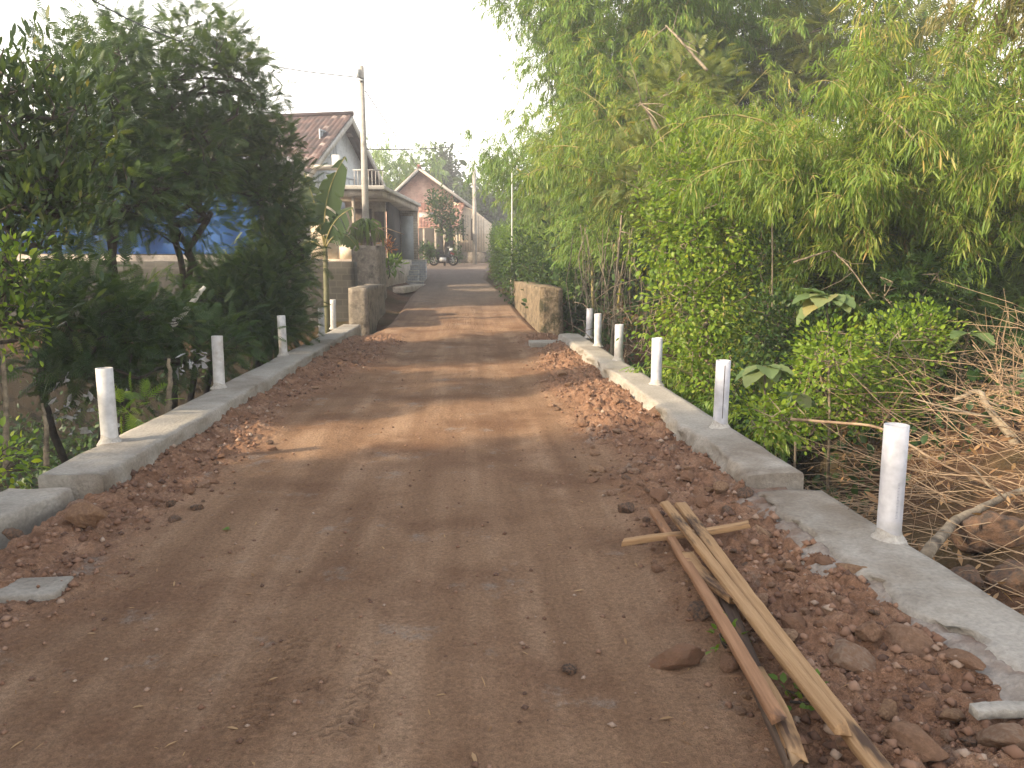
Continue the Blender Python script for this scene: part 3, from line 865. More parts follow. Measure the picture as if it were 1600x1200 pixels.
# gravel and clods nobody could count
def gravel():
    rng = np.random.default_rng(8)
    n = 30000
    y = np.exp(rng.uniform(math.log(1.5), math.log(15), n)); x = rng.uniform(-2.25, 1.75, n)
    r, l = rubble(x, y)
    keep = rng.random(n) < np.clip(.09 + r + l, 0, 1)
    x, y = x[keep], y[keep]; rb = (r + l)[keep]
    s_ = (.003 + .019 * rng.random(len(x)) ** 4) * (.7 + .7 * rb)
    z = road_h(x, y)
    base = np.array([(1,0,0),(-1,0,0),(0,1,0),(0,-1,0),(0,0,.8),(0,0,-.8)], float)
    F = np.array([(0,2,4),(2,1,4),(1,3,4),(3,0,4),(2,0,5),(1,2,5),(3,1,5),(0,3,5)])
    jit = base[None] * rng.uniform(.6, 1.3, (len(x), 6, 1))
    a = rng.uniform(0, 6.28, len(x)); ca, sa = np.cos(a)[:, None], np.sin(a)[:, None]
    V = np.stack([jit[..., 0] * ca - jit[..., 1] * sa, jit[..., 0] * sa + jit[..., 1] * ca, jit[..., 2]], -1) * s_[:, None, None]
    V += np.stack([x, y, z + s_ * .3], -1)[:, None]
    Q = (F[None] + (np.arange(len(x)) * 6)[:, None, None]).reshape(-1, 3)
    m, t, p, out = newmat("gravel")
    t.links.new(ramp(t, attr(t, "rnd"), [(0, (.08, .045, .03)), (.4, (.18, .095, .058)), (.85, (.26, .155, .10)), (1, (.33, .25, .19))]), p.inputs["Base Color"])
    p.inputs["Roughness"].default_value = .95
    tag(MB().addq(V.reshape(-1, 3), Q, np.repeat(rng.random(len(x)), 6)).build('gravel', m), "loose red brown gravel and clods scattered over the dirt road", "gravel", kind='stuff')
gravel()

# ------------------------------------------------------------------ planks
def plank(a, b, w, th, mat, label, seed, ragged=1.0):
    a = np.asarray(a, float); b = np.asarray(b, float); L = np.linalg.norm(b - a); rng = np.random.default_rng(seed)
    n = 24; t = np.linspace(0, 1, n)
    bow = .012 * np.sin(t * math.pi) * rng.normal(0, 1); sag = .006 * np.sin(t * 5 + seed)
    V = []
    for i in range(n):
        hw = w / 2 * (1 + .05 * math.sin(seed * 2.1 + t[i] * 7)); y = t[i] * L
        e = rng.normal(0, .0007, 8)
        V += [(bow[i] - hw + e[0], y, sag[i] + e[1]), (bow[i] + hw + e[2], y, sag[i] + e[3]), (bow[i] + hw + e[4], y, sag[i] + th + e[5]), (bow[i] - hw + e[6], y, sag[i] + th + e[7])]
    V = np.array(V)
    V[:4, 1] += ragged * rng.uniform(-.02, .05, 4); V[-4:, 1] += ragged * rng.uniform(-.05, .02, 4)
    F = [(3, 2, 1, 0), tuple(np.array((0, 1, 2, 3)) + 4 * (n - 1))]
    for i in range(n - 1):
        for k in range(4):
            F.append((4 * i + k, 4 * i + (k + 1) % 4, 4 * i + 4 + (k + 1) % 4, 4 * i + 4 + k))
    o = MB().add(V, F).build('plank', mat)
    d = unit(b - a)
    q = Vector(d).to_track_quat('Y', 'Z')
    o.rotation_mode = 'QUATERNION'
    o.rotation_quaternion = q @ Vector((0, 1, 0)).rotation_difference(Vector((0, 1, 0)))
    o.location = a
    bv = o.modifiers.new("bevel", 'BEVEL'); bv.width = .002; bv.segments = 1
    return tag(o, label, 'plank', 'timber planks dumped beside the right kerb')
G = 'timber'
plank(on(972, 853, .09), on(1170, 822, .17), .045, .026, M['plank_pale'], "short pale plank lying crosswise under the far ends of the others", 1)
plank(on(1130, 935, .085), on(1245, 1215, .085), .055, .03, M['plank_dark'], "dark grey weathered plank lowest under the left hand plank", 2)
plank(on(1072, 868, .12), on(1156, 950, .14), .055, .03, M['plank_pale'], "short split pale plank with a charred end wedged between the long ones", 3)
plank(on(1018, 795, .11), on(1216, 1132, .15), .045, .026, M['plank_red'], "reddish brown plank on the left of the pile, worn and dark at its far end", 4)
plank(on(1180, 1050, .118), on(1248, 1200, .11), .05, .028, M['plank_pale'], "pale plank end poking out below the reddish left hand plank", 5)
plank(on(1062, 790, .135), on(1392, 1230, .13), .058, .03, M['plank_pale'], "longest pale plank, underneath on the right of the pile, running to the bottom edge", 6)
plank(on(1036, 788, .165), on(1318, 1148, .165), .048, .026, M['plank_pale'], "pale plank with dark burnt streaks lying on top of the longest one", 7)
b = plank(on(1520, 1122, .12), on(1690, 1118, .12), .05, .03, M['cement'], "short grey batten in the rubble at the photo's right edge", 8, 0)
b.name = 'batten'; b["category"] = "batten"
c = on(20, 930, .03)
V = MB().box((-.28, -.10, -.03), (.22, .11, .05)).build('concrete_slab', M['cement'], bevel=.012)
V.location = (float(c[0]), float(c[1]), .02); V.rotation_euler = (0, .02, .1)
tag(V, "flat pale concrete slab on the dirt at the photo's left edge", "slab")

# ------------------------------------------------------------------ old parapets and gate pier
def rough_block(name, label, cat, corners, z0, z1, mat, seed, amp=.03, taper=0.04, parent=None):
    P = np.array(corners, float); c = P.mean(0)
    rows = 16; V = []; per = []
    for a in range(4):
        p, q = P[a], P[(a + 1) % 4]; n = max(4, int(np.linalg.norm(q - p) / .12))
        for k in range(n): per.append(p + (q - p) * k / n)
    per = np.array(per); n = len(per)
    for r in range(rows + 1):
        t = r / rows; z = z0 + (z1 - z0) * t
        w = c + (per - c) * (1 + taper * (1 - t))
        no = fbm(per[:, 0] * 4 + per[:, 1] * 3, np.full(n, z * 4), 3, seed) * amp
        w = w + unit(per - c) * no[:, None]
        zt = z + (fbm(per[:, 0] * 3, per[:, 1] * 3, 2, seed + 3) * amp if r == rows else 0)
        V.append(np.stack([w[:, 0], w[:, 1], np.full(n, z) + (zt - z)], 1))
    V = np.vstack(V)
    i = np.repeat(np.arange(rows), n); j = np.tile(np.arange(n), rows)
    mb = MB().addq(V, np.stack([i * n + j, i * n + (j + 1) % n, (i + 1) * n + (j + 1) % n, (i + 1) * n + j], 1))
    mb.loops += [np.arange(n) + rows * n]; mb.tot += [np.array([n])]
    o = mb.build(name, mat, parent)
    return tag(o, label, cat) if label else o
rough_block('parapet', "old mossy stone parapet at the road's right edge beyond the bridge", "parapet",
            [(1.62, 17.0), (2.14, 17.1), (2.0, 25.2), (1.42, 25.0)], -.3, .98, M['mossy'], 5, .04)
rough_block('parapet', "squat old concrete parapet at the far left end of the bridge", "parapet",
            [(-2.62, 17.4), (-2.20, 17.4), (-2.22, 21.2), (-2.66, 21.2)], -.4, .96, M['old_concrete'], 9, .02)
rough_block('gate_pier', "tall streaked concrete planter pier below the power pole", "pier",
            [(-3.30, 22.8), (-2.52, 22.8), (-2.52, 24.6), (-3.30, 24.6)], -.2, 2.02, M['old_concrete'], 19, .02)
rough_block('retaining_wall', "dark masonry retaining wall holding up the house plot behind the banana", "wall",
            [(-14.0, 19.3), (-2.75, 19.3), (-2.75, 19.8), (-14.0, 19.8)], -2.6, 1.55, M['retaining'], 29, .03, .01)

# ------------------------------------------------------------------ houses
def tile_roof(mb, A, B, C, D, tw=.2, th=.3, seed=0):
    """ridge A->B, eave D->C; corrugated tiles"""
    A, B, C, D = [np.asarray(v, float) for v in (A, B, C, D)]
    w = np.linalg.norm(B - A); h = np.linalg.norm(D - A)
    nu = int(w / tw) * 6; rows = int(h / th); nv = rows * 3
    nrm = unit(np.cross(B - A, D - A)); nrm = nrm if nrm[2] > 0 else -nrm
    u, v = np.meshgrid(np.linspace(0, 1, nu + 1), np.linspace(0, 1, nv + 1))
    P = (A + (B - A) * u[..., None]) * (1 - v[..., None]) + (D + (C - D) * u[..., None]) * v[..., None]
    row = np.floor(v * rows - 1e-6); fr = v * rows - row; col = np.floor(u * nu / 6)
    off = .03 * np.abs(np.sin(u * nu / 6 * math.pi)) + .03 * fr
    P = P + nrm * off[..., None]
    rng = np.random.default_rng(seed); tab = rng.random((rows + 2, nu // 6 + 2)) ** 1.4
    rnd = tab[np.clip(row.astype(int), 0, rows), col.astype(int)]
    i, j = np.meshgrid(np.arange(nu), np.arange(nv)); k = nu + 1
    mb.addq(P.reshape(-1, 3), np.stack([j * k + i, j * k + i + 1, (j + 1) * k + i + 1, (j + 1) * k + i], -1).reshape(-1, 4), rnd.ravel())
    return mb
# --- house with the tall gable towards the road
hA = thing('gabled_house', "pale house with steep dark tiled roof and shaded porch left of the power pole", "house", (-5.2, 32, 1.2))
gu = np.array([1.99, 8.0, 0]) / 8.244; gn = np.array([8.0, -1.99, 0]) / 8.244
A0 = np.array([-4.45, 32.0, 0.0])
def hp(n_, u_, z): return A0 + gn * n_ + gu * u_ + np.array([0, 0, z])
EZ, AZ = 4.66, 7.30
# roof
mb = MB()
tile_roof(mb, hp(0, 0, AZ), hp(-9.5, 0, AZ), hp(-9.5, -4.2, EZ - .05), hp(0, -4.2, EZ - .05), seed=1)
tile_roof(mb, hp(0, 0, AZ), hp(-9.5, 0, AZ), hp(-9.5, 4.2, EZ - .05), hp(0, 4.2, EZ - .05), seed=2)
roofA = mb.build('roof', M['tile_dark'], hA)
mb = MB()
mb.tube([hp(.05, 0, AZ + .07), hp(-9.5, 0, AZ + .07)], .1, 8).build('ridge_cap', M['tile_dark'], roofA, smooth=True)
for s_ in (-1, 1):
    mb = MB()
    a, b_ = hp(0.03, 0, AZ - .02), hp(0.03, 4.22 * s_, EZ - .1)
    mb.prism([a, b_, b_ - np.array([0, 0, .24]), a - np.array([0, 0, .24])], -gn * .06)
    mb.build('bargeboard', M['fascia'], roofA)
# walls
mb = MB()
ins = -.55
poly = [hp(ins, -3.8, 0.9), hp(ins, 3.8, 0.9), hp(ins, 3.8, EZ + .12), hp(ins, 0, AZ - .18), hp(ins, -3.8, EZ + .12)]
mb.prism(poly, -gn * 8.5)
mb.build('wall', M['white_wall'], hA)
# louvred vents and windows in the gable
def gwin(u0, u1, z0, z1, name, slats, frame_mat, slat_mat, label=None):
    f = MB()
    e = ins + .03
    for (a0, a1, b0, b1) in ((u0, u0 + .06, z0, z1), (u1 - .06, u1, z0, z1), (u0 + .06, u1 - .06, z0, z0 + .06), (u0 + .06, u1 - .06, z1 - .06, z1)):
        f.prism([hp(e, a0, b0), hp(e, a1, b0), hp(e, a1, b1), hp(e, a0, b1)], -gn * .05)
    fr = f.build(name, frame_mat, hA)
    f = MB().prism([hp(e - .035, u0 + .06, z0 + .06), hp(e - .035, u1 - .06, z0 + .06), hp(e - .035, u1 - .06, z1 - .06), hp(e - .035, u0 + .06, z1 - .06)], -gn * .02)
    f.build('panel', slat_mat, fr)
    f = MB()
    for k in range(slats):
        a = u0 + .06 + (u1 - u0 - .12) * (k + .5) / slats
        f.prism([hp(e - .005, a - .03, z0 + .07), hp(e - .005, a + .03, z0 + .07), hp(e - .005, a + .03, z1 - .07), hp(e - .005, a - .03, z1 - .07)], -gn * .025)
    f.build('louvre', frame_mat, fr)
gwin(-1.9, -.4, 5.55, 6.5, 'window', 4, M['grey_paint'], M['slat_grey'])
gwin(-3.4, 1.6, 4.05, 5.0, 'vent_panel', 10, M['grey_paint'], M['slat_grey'])
# canopy slab and porch, 2.1 m in front of the house
CZ = 3.98
c1 = np.array([-2.72, 26.9, 0]); c2 = np.array([-1.95, 34.9, 0]); c0 = np.array([-4.9, 26.9, 0]); c3 = np.array([-4.2, 34.9, 0])
up = np.array([0, 0, 1.0])
MB().prism([p_ + up * CZ for p_ in (c0, c1, c2, c3)], up * .14).build('porch_canopy', M['fascia'], hA, bevel=.02)
ins2 = np.array([.12, .15, 0])
can2 = MB().prism([c0 + up * (CZ - .22) + ins2, c1 + up * (CZ - .22) + ins2 * (-1, 1, 0), c2 + up * (CZ - .22) - ins2, c3 + up * (CZ - .22) + ins2 * (1, -1, 0)], up * .216).build('canopy_beam', M['plaster'], hA)
# floor plinth of porch
MB().prism([p_ + up * .4 for p_ in (c0 + (0, .1, 0), c1 + (0, .1, 0), c2, c3)], up * 1.26).build('plinth', M['plaster'], hA)
# sunlit front wall, door, dark recess, posts
MB().box((-5.3, 27.15, 1.66), (-4.42, 27.4, CZ - .222)).build('front_wall', M['cream_wall'], hA)
MB().box((-4.42, 29.2, 1.66), (-2.95, 29.35, CZ - .222)).build('porch_wall', M['plaster'], hA)
dr = MB().box((-4.1, 29.14, 1.66), (-3.45, 29.196, 3.5)).build('door', M['dark_wood'], hA)
MB().box((-3.54, 29.10, 2.5), (-3.5, 29.136, 2.62)).build('handle', M['chrome'], dr)
MB().box((-3.35, 29.15, 2.3), (-3.0, 29.196, 3.4)).build('window', M['dark_wood'], hA)
for (px, d_) in ((553, 27.2), (573, 27.2)):
    p_ = at(px, 350, d_)
    MB().box((p_[0] - .05, d_ - .05, 1.66), (p_[0] + .05, d_ + .05, CZ - .222)).build('porch_post', M['plaster'], hA)
# low porch parapet
MB().box((-4.42, 27.18, 1.66), (-3.75, 27.3, 2.15)).build('porch_parapet', M['cream_wall'], hA)
# side openings behind: dark panel painted as the opening's shade, and stone framed grey shutter
MB().box((-2.93, 29.36, 1.66), (-2.82, 34.3, CZ - .222)).build('opening_shade_panel', M['interior'], hA)
MB().box((-2.95, 34.4, 1.66), (-2.10, 34.75, CZ - .222)).build('shop_pillar', M['stone_trim'], hA)
MB().box((-2.80, 34.33, 1.68), (-2.28, 34.398, 3.55)).build('shutter', M['grey_paint'], hA)
# balcony railing on the canopy
rl = MB()
for k in range(9):
    t = k / 8; p_ = np.array([-3.75 + .95 * t, 27.1, CZ + .14])
    rl.box((p_[0] - .012, p_[1] - .012, p_[2]), (p_[0] + .012, p_[1] + .012, p_[2] + .5))
rl.box((-3.8, 27.08, CZ + .64), (-2.76, 27.12, CZ + .68))
rl.build('railing', M['steel'], hA)
# slab over the side windows and the white tank on it
p_ = at(513, 258, 27.6)
sl_ = MB().box((p_[0] - .6, 27.5, p_[2] - .1), (p_[0] + .55, 28.3, p_[2])).build('eave_slab', M['fascia'], hA)
p2 = at(526, 252, 27.8)
MB().box((p2[0] - .14, 27.65, p_[2] + .002), (p2[0] + .14, 27.95, p_[2] + .36)).build('vent_box', M['white_wall'], hA, bevel=.02)
# tiled steps up to the porch
st = thing('front_steps', "four grey tiled steps with pale nosings leading up to the porch", "steps", (-2.4, 31.5, .7))
for k in range(5):
    z0 = .62 + k * .21; y0 = 30.6 + k * .38
    MB().box((-3.0, y0, .3), (-1.92 + (.25 if k in (0, 4) else 0), y0 + (.38 if k < 4 else 1.2), z0 + .21 - .035)).build('step', M['step_tile'], st)
    MB().box((-3.02, y0 - .02, z0 + .21 - .033), (-1.90 + (.25 if k in (0, 4) else 0), y0 + (.38 if k < 4 else 1.2) - .022, z0 + .21)).build('nosing', M['fascia'], st)
# low sunlit kerb of the driveway
k_ = MB().prism([(-2.5, 26.5, .5), (-2.1, 26.4, .5), (-1.55, 30.4, .5), (-2.05, 30.4, .5)], (0, 0, .22)).build('driveway_kerb', M['plaster'], bevel=.03)
tag(k_, "low pale kerb of the driveway below the tiled steps", "kerb")

# --- brick gable house facing down the road
hB = thing('brick_house', "house with a bare red brick gable closing the end of the road", "house", (-1.5, 48, 1.5))
d0 = 47.5
apx = at(655, 262, d0); er_ = at(742, 326, d0); el_ = at(592, 322, d0)
wy = d0 + .5
mb = MB()
wall_poly = [(el_[0] + .35, wy, 1.3), (.25, wy, 1.3), (.25, wy, er_[2] + .15), (apx[0], wy, apx[2] - .18), (el_[0] + .35, wy, el_[2] + .15)]
wall_poly[1] = (-.72, wy, 1.3); 
f_ = (-.72 - apx[0]) / (er_[0] - apx[0]); zc = apx[2] + (er_[2] - apx[2]) * f_ - .18
mb.prism([(el_[0] + .35, wy, 1.3), (-.72, wy, 1.3), (-.72, wy, zc), (apx[0], wy, apx[2] - .18), (el_[0] + .35, wy, el_[2] + .1)], (0, 8, 0))
mb.build('brick_wall', M['brick'], hB)
# cream planked side bay under the right eave
mb = MB()
zc0 = 2.2
mb.prism([(-.718, wy - .4, zc0), (1.6, wy - .4, zc0), (1.6, wy - .4, er_[2] - .9), (er_[0], wy - .4, er_[2] - .1), (-.718, wy - .4, zc - .35)], (0, 7, 0))
wb = mb.build('side_wall', M['cream_wall'], hB)
mb = MB()
for k in range(12):
    x_ = -.66 + k * .16
    mb.box((x_, wy - .425, zc0 + .05), (x_ + .02, wy - .402, er_[2] - .35 - .1 * max(0, x_)))
mb.build('plank_joint', M['plaster'], wb)
for x_ in (-.2, .35):
    mb = MB().box((x_, wy - .44, 2.9), (x_ + .1, wy - .403, 4.2)).build('slit_window', M['interior'], hB)
MB().box((-.9, wy - .75, 1.2), (1.8, wy - .401, zc0 - .002)).build('plinth', M['old_concrete'], hB)
# roof planes run back from the gable
mb = MB()
tile_roof(mb, apx + (0, -.1, 0), apx + (0, 9, 0), er_ + (0, 9, 0), er_ + (0, -.1, 0), seed=3)
tile_roof(mb, apx + (0, -.1, 0), apx + (0, 9, 0), el_ + (0, 9, 0), el_ + (0, -.1, 0), seed=4)
rB = mb.build('roof', M['tile_red'], hB)
for e_ in (er_, el_):
    b0, b1 = apx + (0, -.14, .03), e_ + (0, -.14, .03)
    MB().prism([b0, b1, b1 - np.array([0, 0, .2]), b0 - np.array([0, 0, .2])], (0, .05, 0)).build('bargeboard', M['fascia'], rB)
MB().tube([apx + (0, -.25, .06), apx + (0, 9, .06)], .12, 8).build('ridge_cap', M['tile_red'], rB, smooth=True)
# lean-to roof of red tiles and open porch
lt = thing('lean_to', "open lean-to porch with thin posts and low roof before the brick gable", "porch", (-2, 45, 1.5))
mb = MB()
a0, a1 = at(655, 332, wy - .05), at(727, 318, wy - .05)
e0, e1 = at(655, 358, 44.2), at(716, 358, 44.2)
a0[2] = a1[2] = at(690, 318, wy)[2]; 
e0[2] = e1[2] = at(690, 356, 44.2)[2]
tile_roof(mb, a0, a1, e1, e0, seed=6)
mb.build('roof', M['tile_red'], lt)
tn = MB().prism([at(655, 333, 43.5), at(681, 333, 43.5), at(681, 340, 42.6), at(655, 340, 42.6)], (0, 0, .04)).build('tin_sheet', M['tin'], lt)
for px in (663, 681, 695, 714):
    p_ = at(px, 380, 44.3)
    MB().box((p_[0] - .07, 44.25, 1.3), (p_[0] + .07, 44.4, e0[2] - .02)).build('post', M['plaster'], lt)
MB().box((a0[0], 46.9, 1.3), (-.73, 47.0, 3.6)).build('back_wall', M['interior'], lt)  # shade under the lean-to roof painted as a dark wall

# --- shed with blue tarpaulin on the left
sh = thing('shed', "low shed walled with blue tarpaulin above a tan wall behind the left trees", "shed", (-9, 20.5, 1.5))
ytp = 20.6
def tarp(mb, x0, x1, z0, z1):
    x, z = np.meshgrid(np.linspace(x0, x1, 140), np.linspace(z0, z1, 30))
    y = ytp + .07 * np.sin(x * 2.3) + .05 * np.sin(x * 6 + z * 2) + .04 * fbm(x * 2, z * 2, 3, 4)
    i, j = np.meshgrid(np.arange(139), np.arange(29)); k = 140
    mb.addq(np.stack([x, y, z], -1), np.stack([j * k + i, j * k + i + 1, (j + 1) * k + i + 1, (j + 1) * k + i], -1).reshape(-1, 4))
mb = MB(); tarp(mb, -15, -5.3, 1.75, 3.75); mb.build('tarpaulin', M['tarp'], sh, smooth=True)
MB().box((-15, 20.35, .9), (-4.9, 20.5, 1.72)).build('low_wall', M['plaster'], sh)
for x_ in (-14.8, -12, -9.5, -7.2, -5.35):
    MB().box((x_ - .06, 20.72, .9), (x_ + .06, 20.84, 3.78)).build('post', M['dark_wood'], sh)
mb = MB(); x_ = np.linspace(-15.4, -4.9, 300); zz = .03 * np.sin(x_ * 2 * math.pi / .15)
V = np.vstack([np.stack([x_, np.full(300, 20.3), 3.82 + zz], 1), np.stack([x_, np.full(300, 24.5), 4.7 + zz], 1)])
i = np.arange(299); mb.addq(V, np.stack([i, i + 1, i + 301, i + 300], 1)); mb.build('roof', M['tin'], sh)
MB().box((-15, 24.4, .9), (-4.9, 24.5, 4.6)).build('back_wall', M['plaster'], sh)

# ------------------------------------------------------------------ poles and wires
def tpole(name, label, x, y, z0, z1, r0, r1, mat):
    o = thing(name, label, 'pole', (x, y, z0))
    MB().tube([(x, y, z0), (x, y, (z0 + z1) / 2), (x, y, z1)], [r0, (r0 + r1) / 2, r1], 14).build('shaft', mat, o, smooth=True)
    return o
pt = at(574, 103, 27); PX, PZ = float(pt[0]) - .02, float(pt[2])
po = tpole('power_pole', "tall tapering grey power pole standing behind the planter pier", PX, 25.6, .6, float(at(574, 103, 25.6)[2]), .13, .075, M['polewood'])
PZ = float(at(574, 103, 25.6)[2]); PY = 25.6
PX = float(root_loc(po)[0])
MB().tube([(PX - .12, PY - .1, PZ - .45), (PX + .1, PY - .1, PZ - .45)], .03, 8).tube([(PX - .1, PY - .1, PZ - .35), (PX - .1, PY - .1, PZ - .1)], .045, 10).build('insulator', M['white_wall'], po, smooth=True)
p3 = at(741, 270, 45)
po2 = tpole('power_pole', "short far power pole rising beside the brick house", float(p3[0]), 45.0, 1.4, float(p3[2]) + .2, .14, .10, M['polewood'])
p4 = at(800, 270, 24)
tpole('slender_pole', "thin white metal pole rising from the hedge on the right", float(p4[0]), 24.0, .4, float(p4[2]), .022, .02, M['chrome'])
def wire(label, pts, r=.017, name='power_line'):
    pts = np.array(pts, float)
    n = 40; t = np.linspace(0, len(pts) - 1, n)
    # smooth Catmull through the points
    P = np.vstack([2 * pts[0] - pts[1], pts, 2 * pts[-1] - pts[-2]])
    out = []
    for q in t:
        k = min(int(q), len(pts) - 2); f = q - k
        a, b, c, d_ = P[k], P[k + 1], P[k + 2], P[k + 3]
        out.append(.5 * ((2 * b) + (-a + c) * f + (2 * a - 5 * b + 4 * c - d_) * f * f + (-a + 3 * b - 3 * c + d_) * f ** 3))
    return tag(MB().tube(out, np.linspace(r if np.ndim(r) == 0 else r[0], r if np.ndim(r) == 0 else r[1], n), 5).build(name, M['black_wire'], smooth=True), label, 'cable')
top = np.array([PX, PY - .1, PZ - .4])
wire("overhead cable crossing above the left trees to the power pole top", [at(60, -60, 6.5), at(145, 0, 8), at(240, 48, 10.3), at(330, 82, 14), at(400, 98, 18.5), at(480, 112, 23.5), at(560, 121, 25.2), top], (.006, .018))
wire("cable sloping from the power pole down to the brick house ridge", [np.array([PX + .1, PY, PZ - .75]), at(610, 200, 31), at(645, 250, 40), at(657, 264, 47)])
wire("upper level cable running right from the power pole into the bamboo", [np.array([PX + .1, PY, float(at(578, 233, 25.6)[2])]), at(650, 233, 30), at(735, 228, 36)])
wire("drooping cable from the far pole to the brick roof", [at(700, 288, 46.5), at(722, 282, 46), np.array([p3[0], 45, float(at(741, 268, 45)[2])])], .02)
wire("slack looped cable hanging lower at the far pole", [at(703, 290, 47), at(722, 288, 46.4), at(738, 272, 45)], .018)

# ------------------------------------------------------------------ motorcycle
mc = thing('motorcycle', "dark motorcycle parked before the lean-to porch", "motorcycle", at(693, 409, 42.5))
mx, my, mz = [float(v) for v in root_loc(mc)]
mz = float(z_road(my)) + .02; mc.location.z = mz
def mpt(a, z, s=0.0): return np.array([mx + a * .93 + s * .2, my + a * .35 - s * .9, mz + z])
for a in (-.56, .56):
    w = MB()
    tt = np.linspace(0, 2 * math.pi, 25)
    w.tube([mpt(a + .25 * math.cos(q), .28 + .25 * math.sin(q)) for q in tt], .045, 8, cap=False)
    ty = w.build('wheel', M['tyre'], mc, smooth=True)
    w = MB()
    for q in np.linspace(0, math.pi, 5)[:-1]:
        w.tube([mpt(a + .2 * math.cos(q), .28 + .2 * math.sin(q)), mpt(a - .2 * math.cos(q), .28 - .2 * math.sin(q))], .012, 5)
    w.build('rim', M['chrome'], ty)
MB().tube([mpt(-.55, .55), mpt(-.25, .62), mpt(.05, .55), mpt(.28, .45), mpt(.38, .8)], [.08, .13, .11, .10, .06], 10).build('body', M['black_plastic'], mc, smooth=True)
MB().tube([mpt(-.65, .78), mpt(-.35, .76), mpt(0, .70)], [.07, .11, .08], 10).build('seat', M['black_plastic'], mc, smooth=True)
MB().tube([mpt(-.2, .33), mpt(.12, .33)], [.13, .12], 10).build('engine', M['chrome'], mc, smooth=True)
MB().tube([mpt(.56, .28), mpt(.36, .92)], .03, 8).build('fork', M['chrome'], mc, smooth=True)
MB().tube([mpt(.30, 1.0, -.36), mpt(.36, .98, 0), mpt(.30, 1.0, .36)], .018, 8).build('handlebar', M['chrome'], mc, smooth=True)
MB().tube([mpt(.40, .88), mpt(.52, .86)], [.06, .10], 12).build('headlight', M['white_wall'], mc, smooth=True)
MB().tube([mpt(.34, .70), mpt(.60, .60)], [.05, .06], 8).build('front_fairing', M['red_paint'], mc, smooth=True)
for s_ in (-.36, .36):
    MB().tube([mpt(.30, 1.0, s_), mpt(.27, 1.18, s_)], .01, 5).tube([mpt(.27, 1.18, s_), mpt(.25, 1.24, s_)], [.05, .04], 8).build('mirror', M['black_plastic'], mc)

# ------------------------------------------------------------------ bamboo on the right bank
gh = lambda x, y: float(ground_h(np.array(x), np.array(y)))
def B(x, y): return (x, y, gh(x, y))
bamboo('bamboo_clump', "broad weeping bamboo, yellow green with tan dry tips, above the dry brush", B(5.75, 9.9), 140, (2.0, 5.8), M['bam_main'], 1, tilt=(2, 22), arch=(62, 138), smin=.24, node=.18, leaf=(.095, .165), r0=.6, dens=1.45, br=(.3, .7), cluster=8)
bamboo('bamboo_clump', "very tall green bamboo leaning over the road end, its top cut by the photo", B(4.0, 19.8), 50, (8.0, 12.0), M['bam_green'], 2, tilt=(1, 10), arch=(22, 62), smin=.12, leaf=(.14, .23), r0=1.2, br=(.5, 1.2), node=.22, dens=1.9, cluster=7)
bamboo('bamboo_clump', "pale hazy bamboo farthest down the road, behind the thin white pole", B(3.5, 26.5), 38, (5.4, 7.2), M['bam_green'], 3, tilt=(2, 14), arch=(35, 85), smin=.06, leaf=(.18, .28), r0=.8, br=(.5, 1.2), node=.24, dens=1.6)
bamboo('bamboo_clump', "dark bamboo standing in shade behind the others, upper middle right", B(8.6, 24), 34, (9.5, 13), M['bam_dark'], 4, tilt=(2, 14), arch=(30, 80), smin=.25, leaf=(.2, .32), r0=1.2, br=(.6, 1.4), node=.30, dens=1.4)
bamboo('bamboo_clump', "straw coloured bamboo spray hanging into the top right corner", B(8.9, 9.3), 26, (5.6, 7.2), M['bam_tan'], 5, az=R(185), az_spread=R(50), tilt=(3, 12), arch=(45, 80), smin=.55, leaf=(.13, .20), node=.22, dens=1.2, br=(.3, .8))
bamboo('bamboo_clump', "sparse greyish bamboo letting sky through near the top right", B(11.8, 18.5), 20, (8.0, 10.5), M['bam_green'], 6, tilt=(3, 20), arch=(50, 100), smin=.4, leaf=(.16, .25), node=.36, dens=.8)
bamboo('bamboo_clump', "low bamboo drooping behind the far end of the long right kerb", B(3.9, 12.0), 24, (2.4, 3.6), M['bam_main'], 7, az=R(10), az_spread=R(100), tilt=(6, 30), arch=(60, 130), smin=.15, leaf=(.12, .19), node=.2, br=(.25, .6), dens=1.2)
bamboo('bamboo_clump', "yellowish bamboo fringe hanging above the dark recess past the posts", B(4.6, 16.6), 26, (4.2, 6.4), M['bam_main'], 8, tilt=(3, 18), arch=(50, 115), smin=.40, leaf=(.15, .23), node=.24, dens=1.3)
bamboo('bamboo_clump', "green bamboo skirt low beside the second and third right hand posts", B(3.75, 9.6), 16, (1.7, 2.6), M['bam_green'], 9, az=R(180), az_spread=R(100), tilt=(10, 35), arch=(60, 130), smin=.12, leaf=(.11, .18), node=.18, br=(.2, .45))

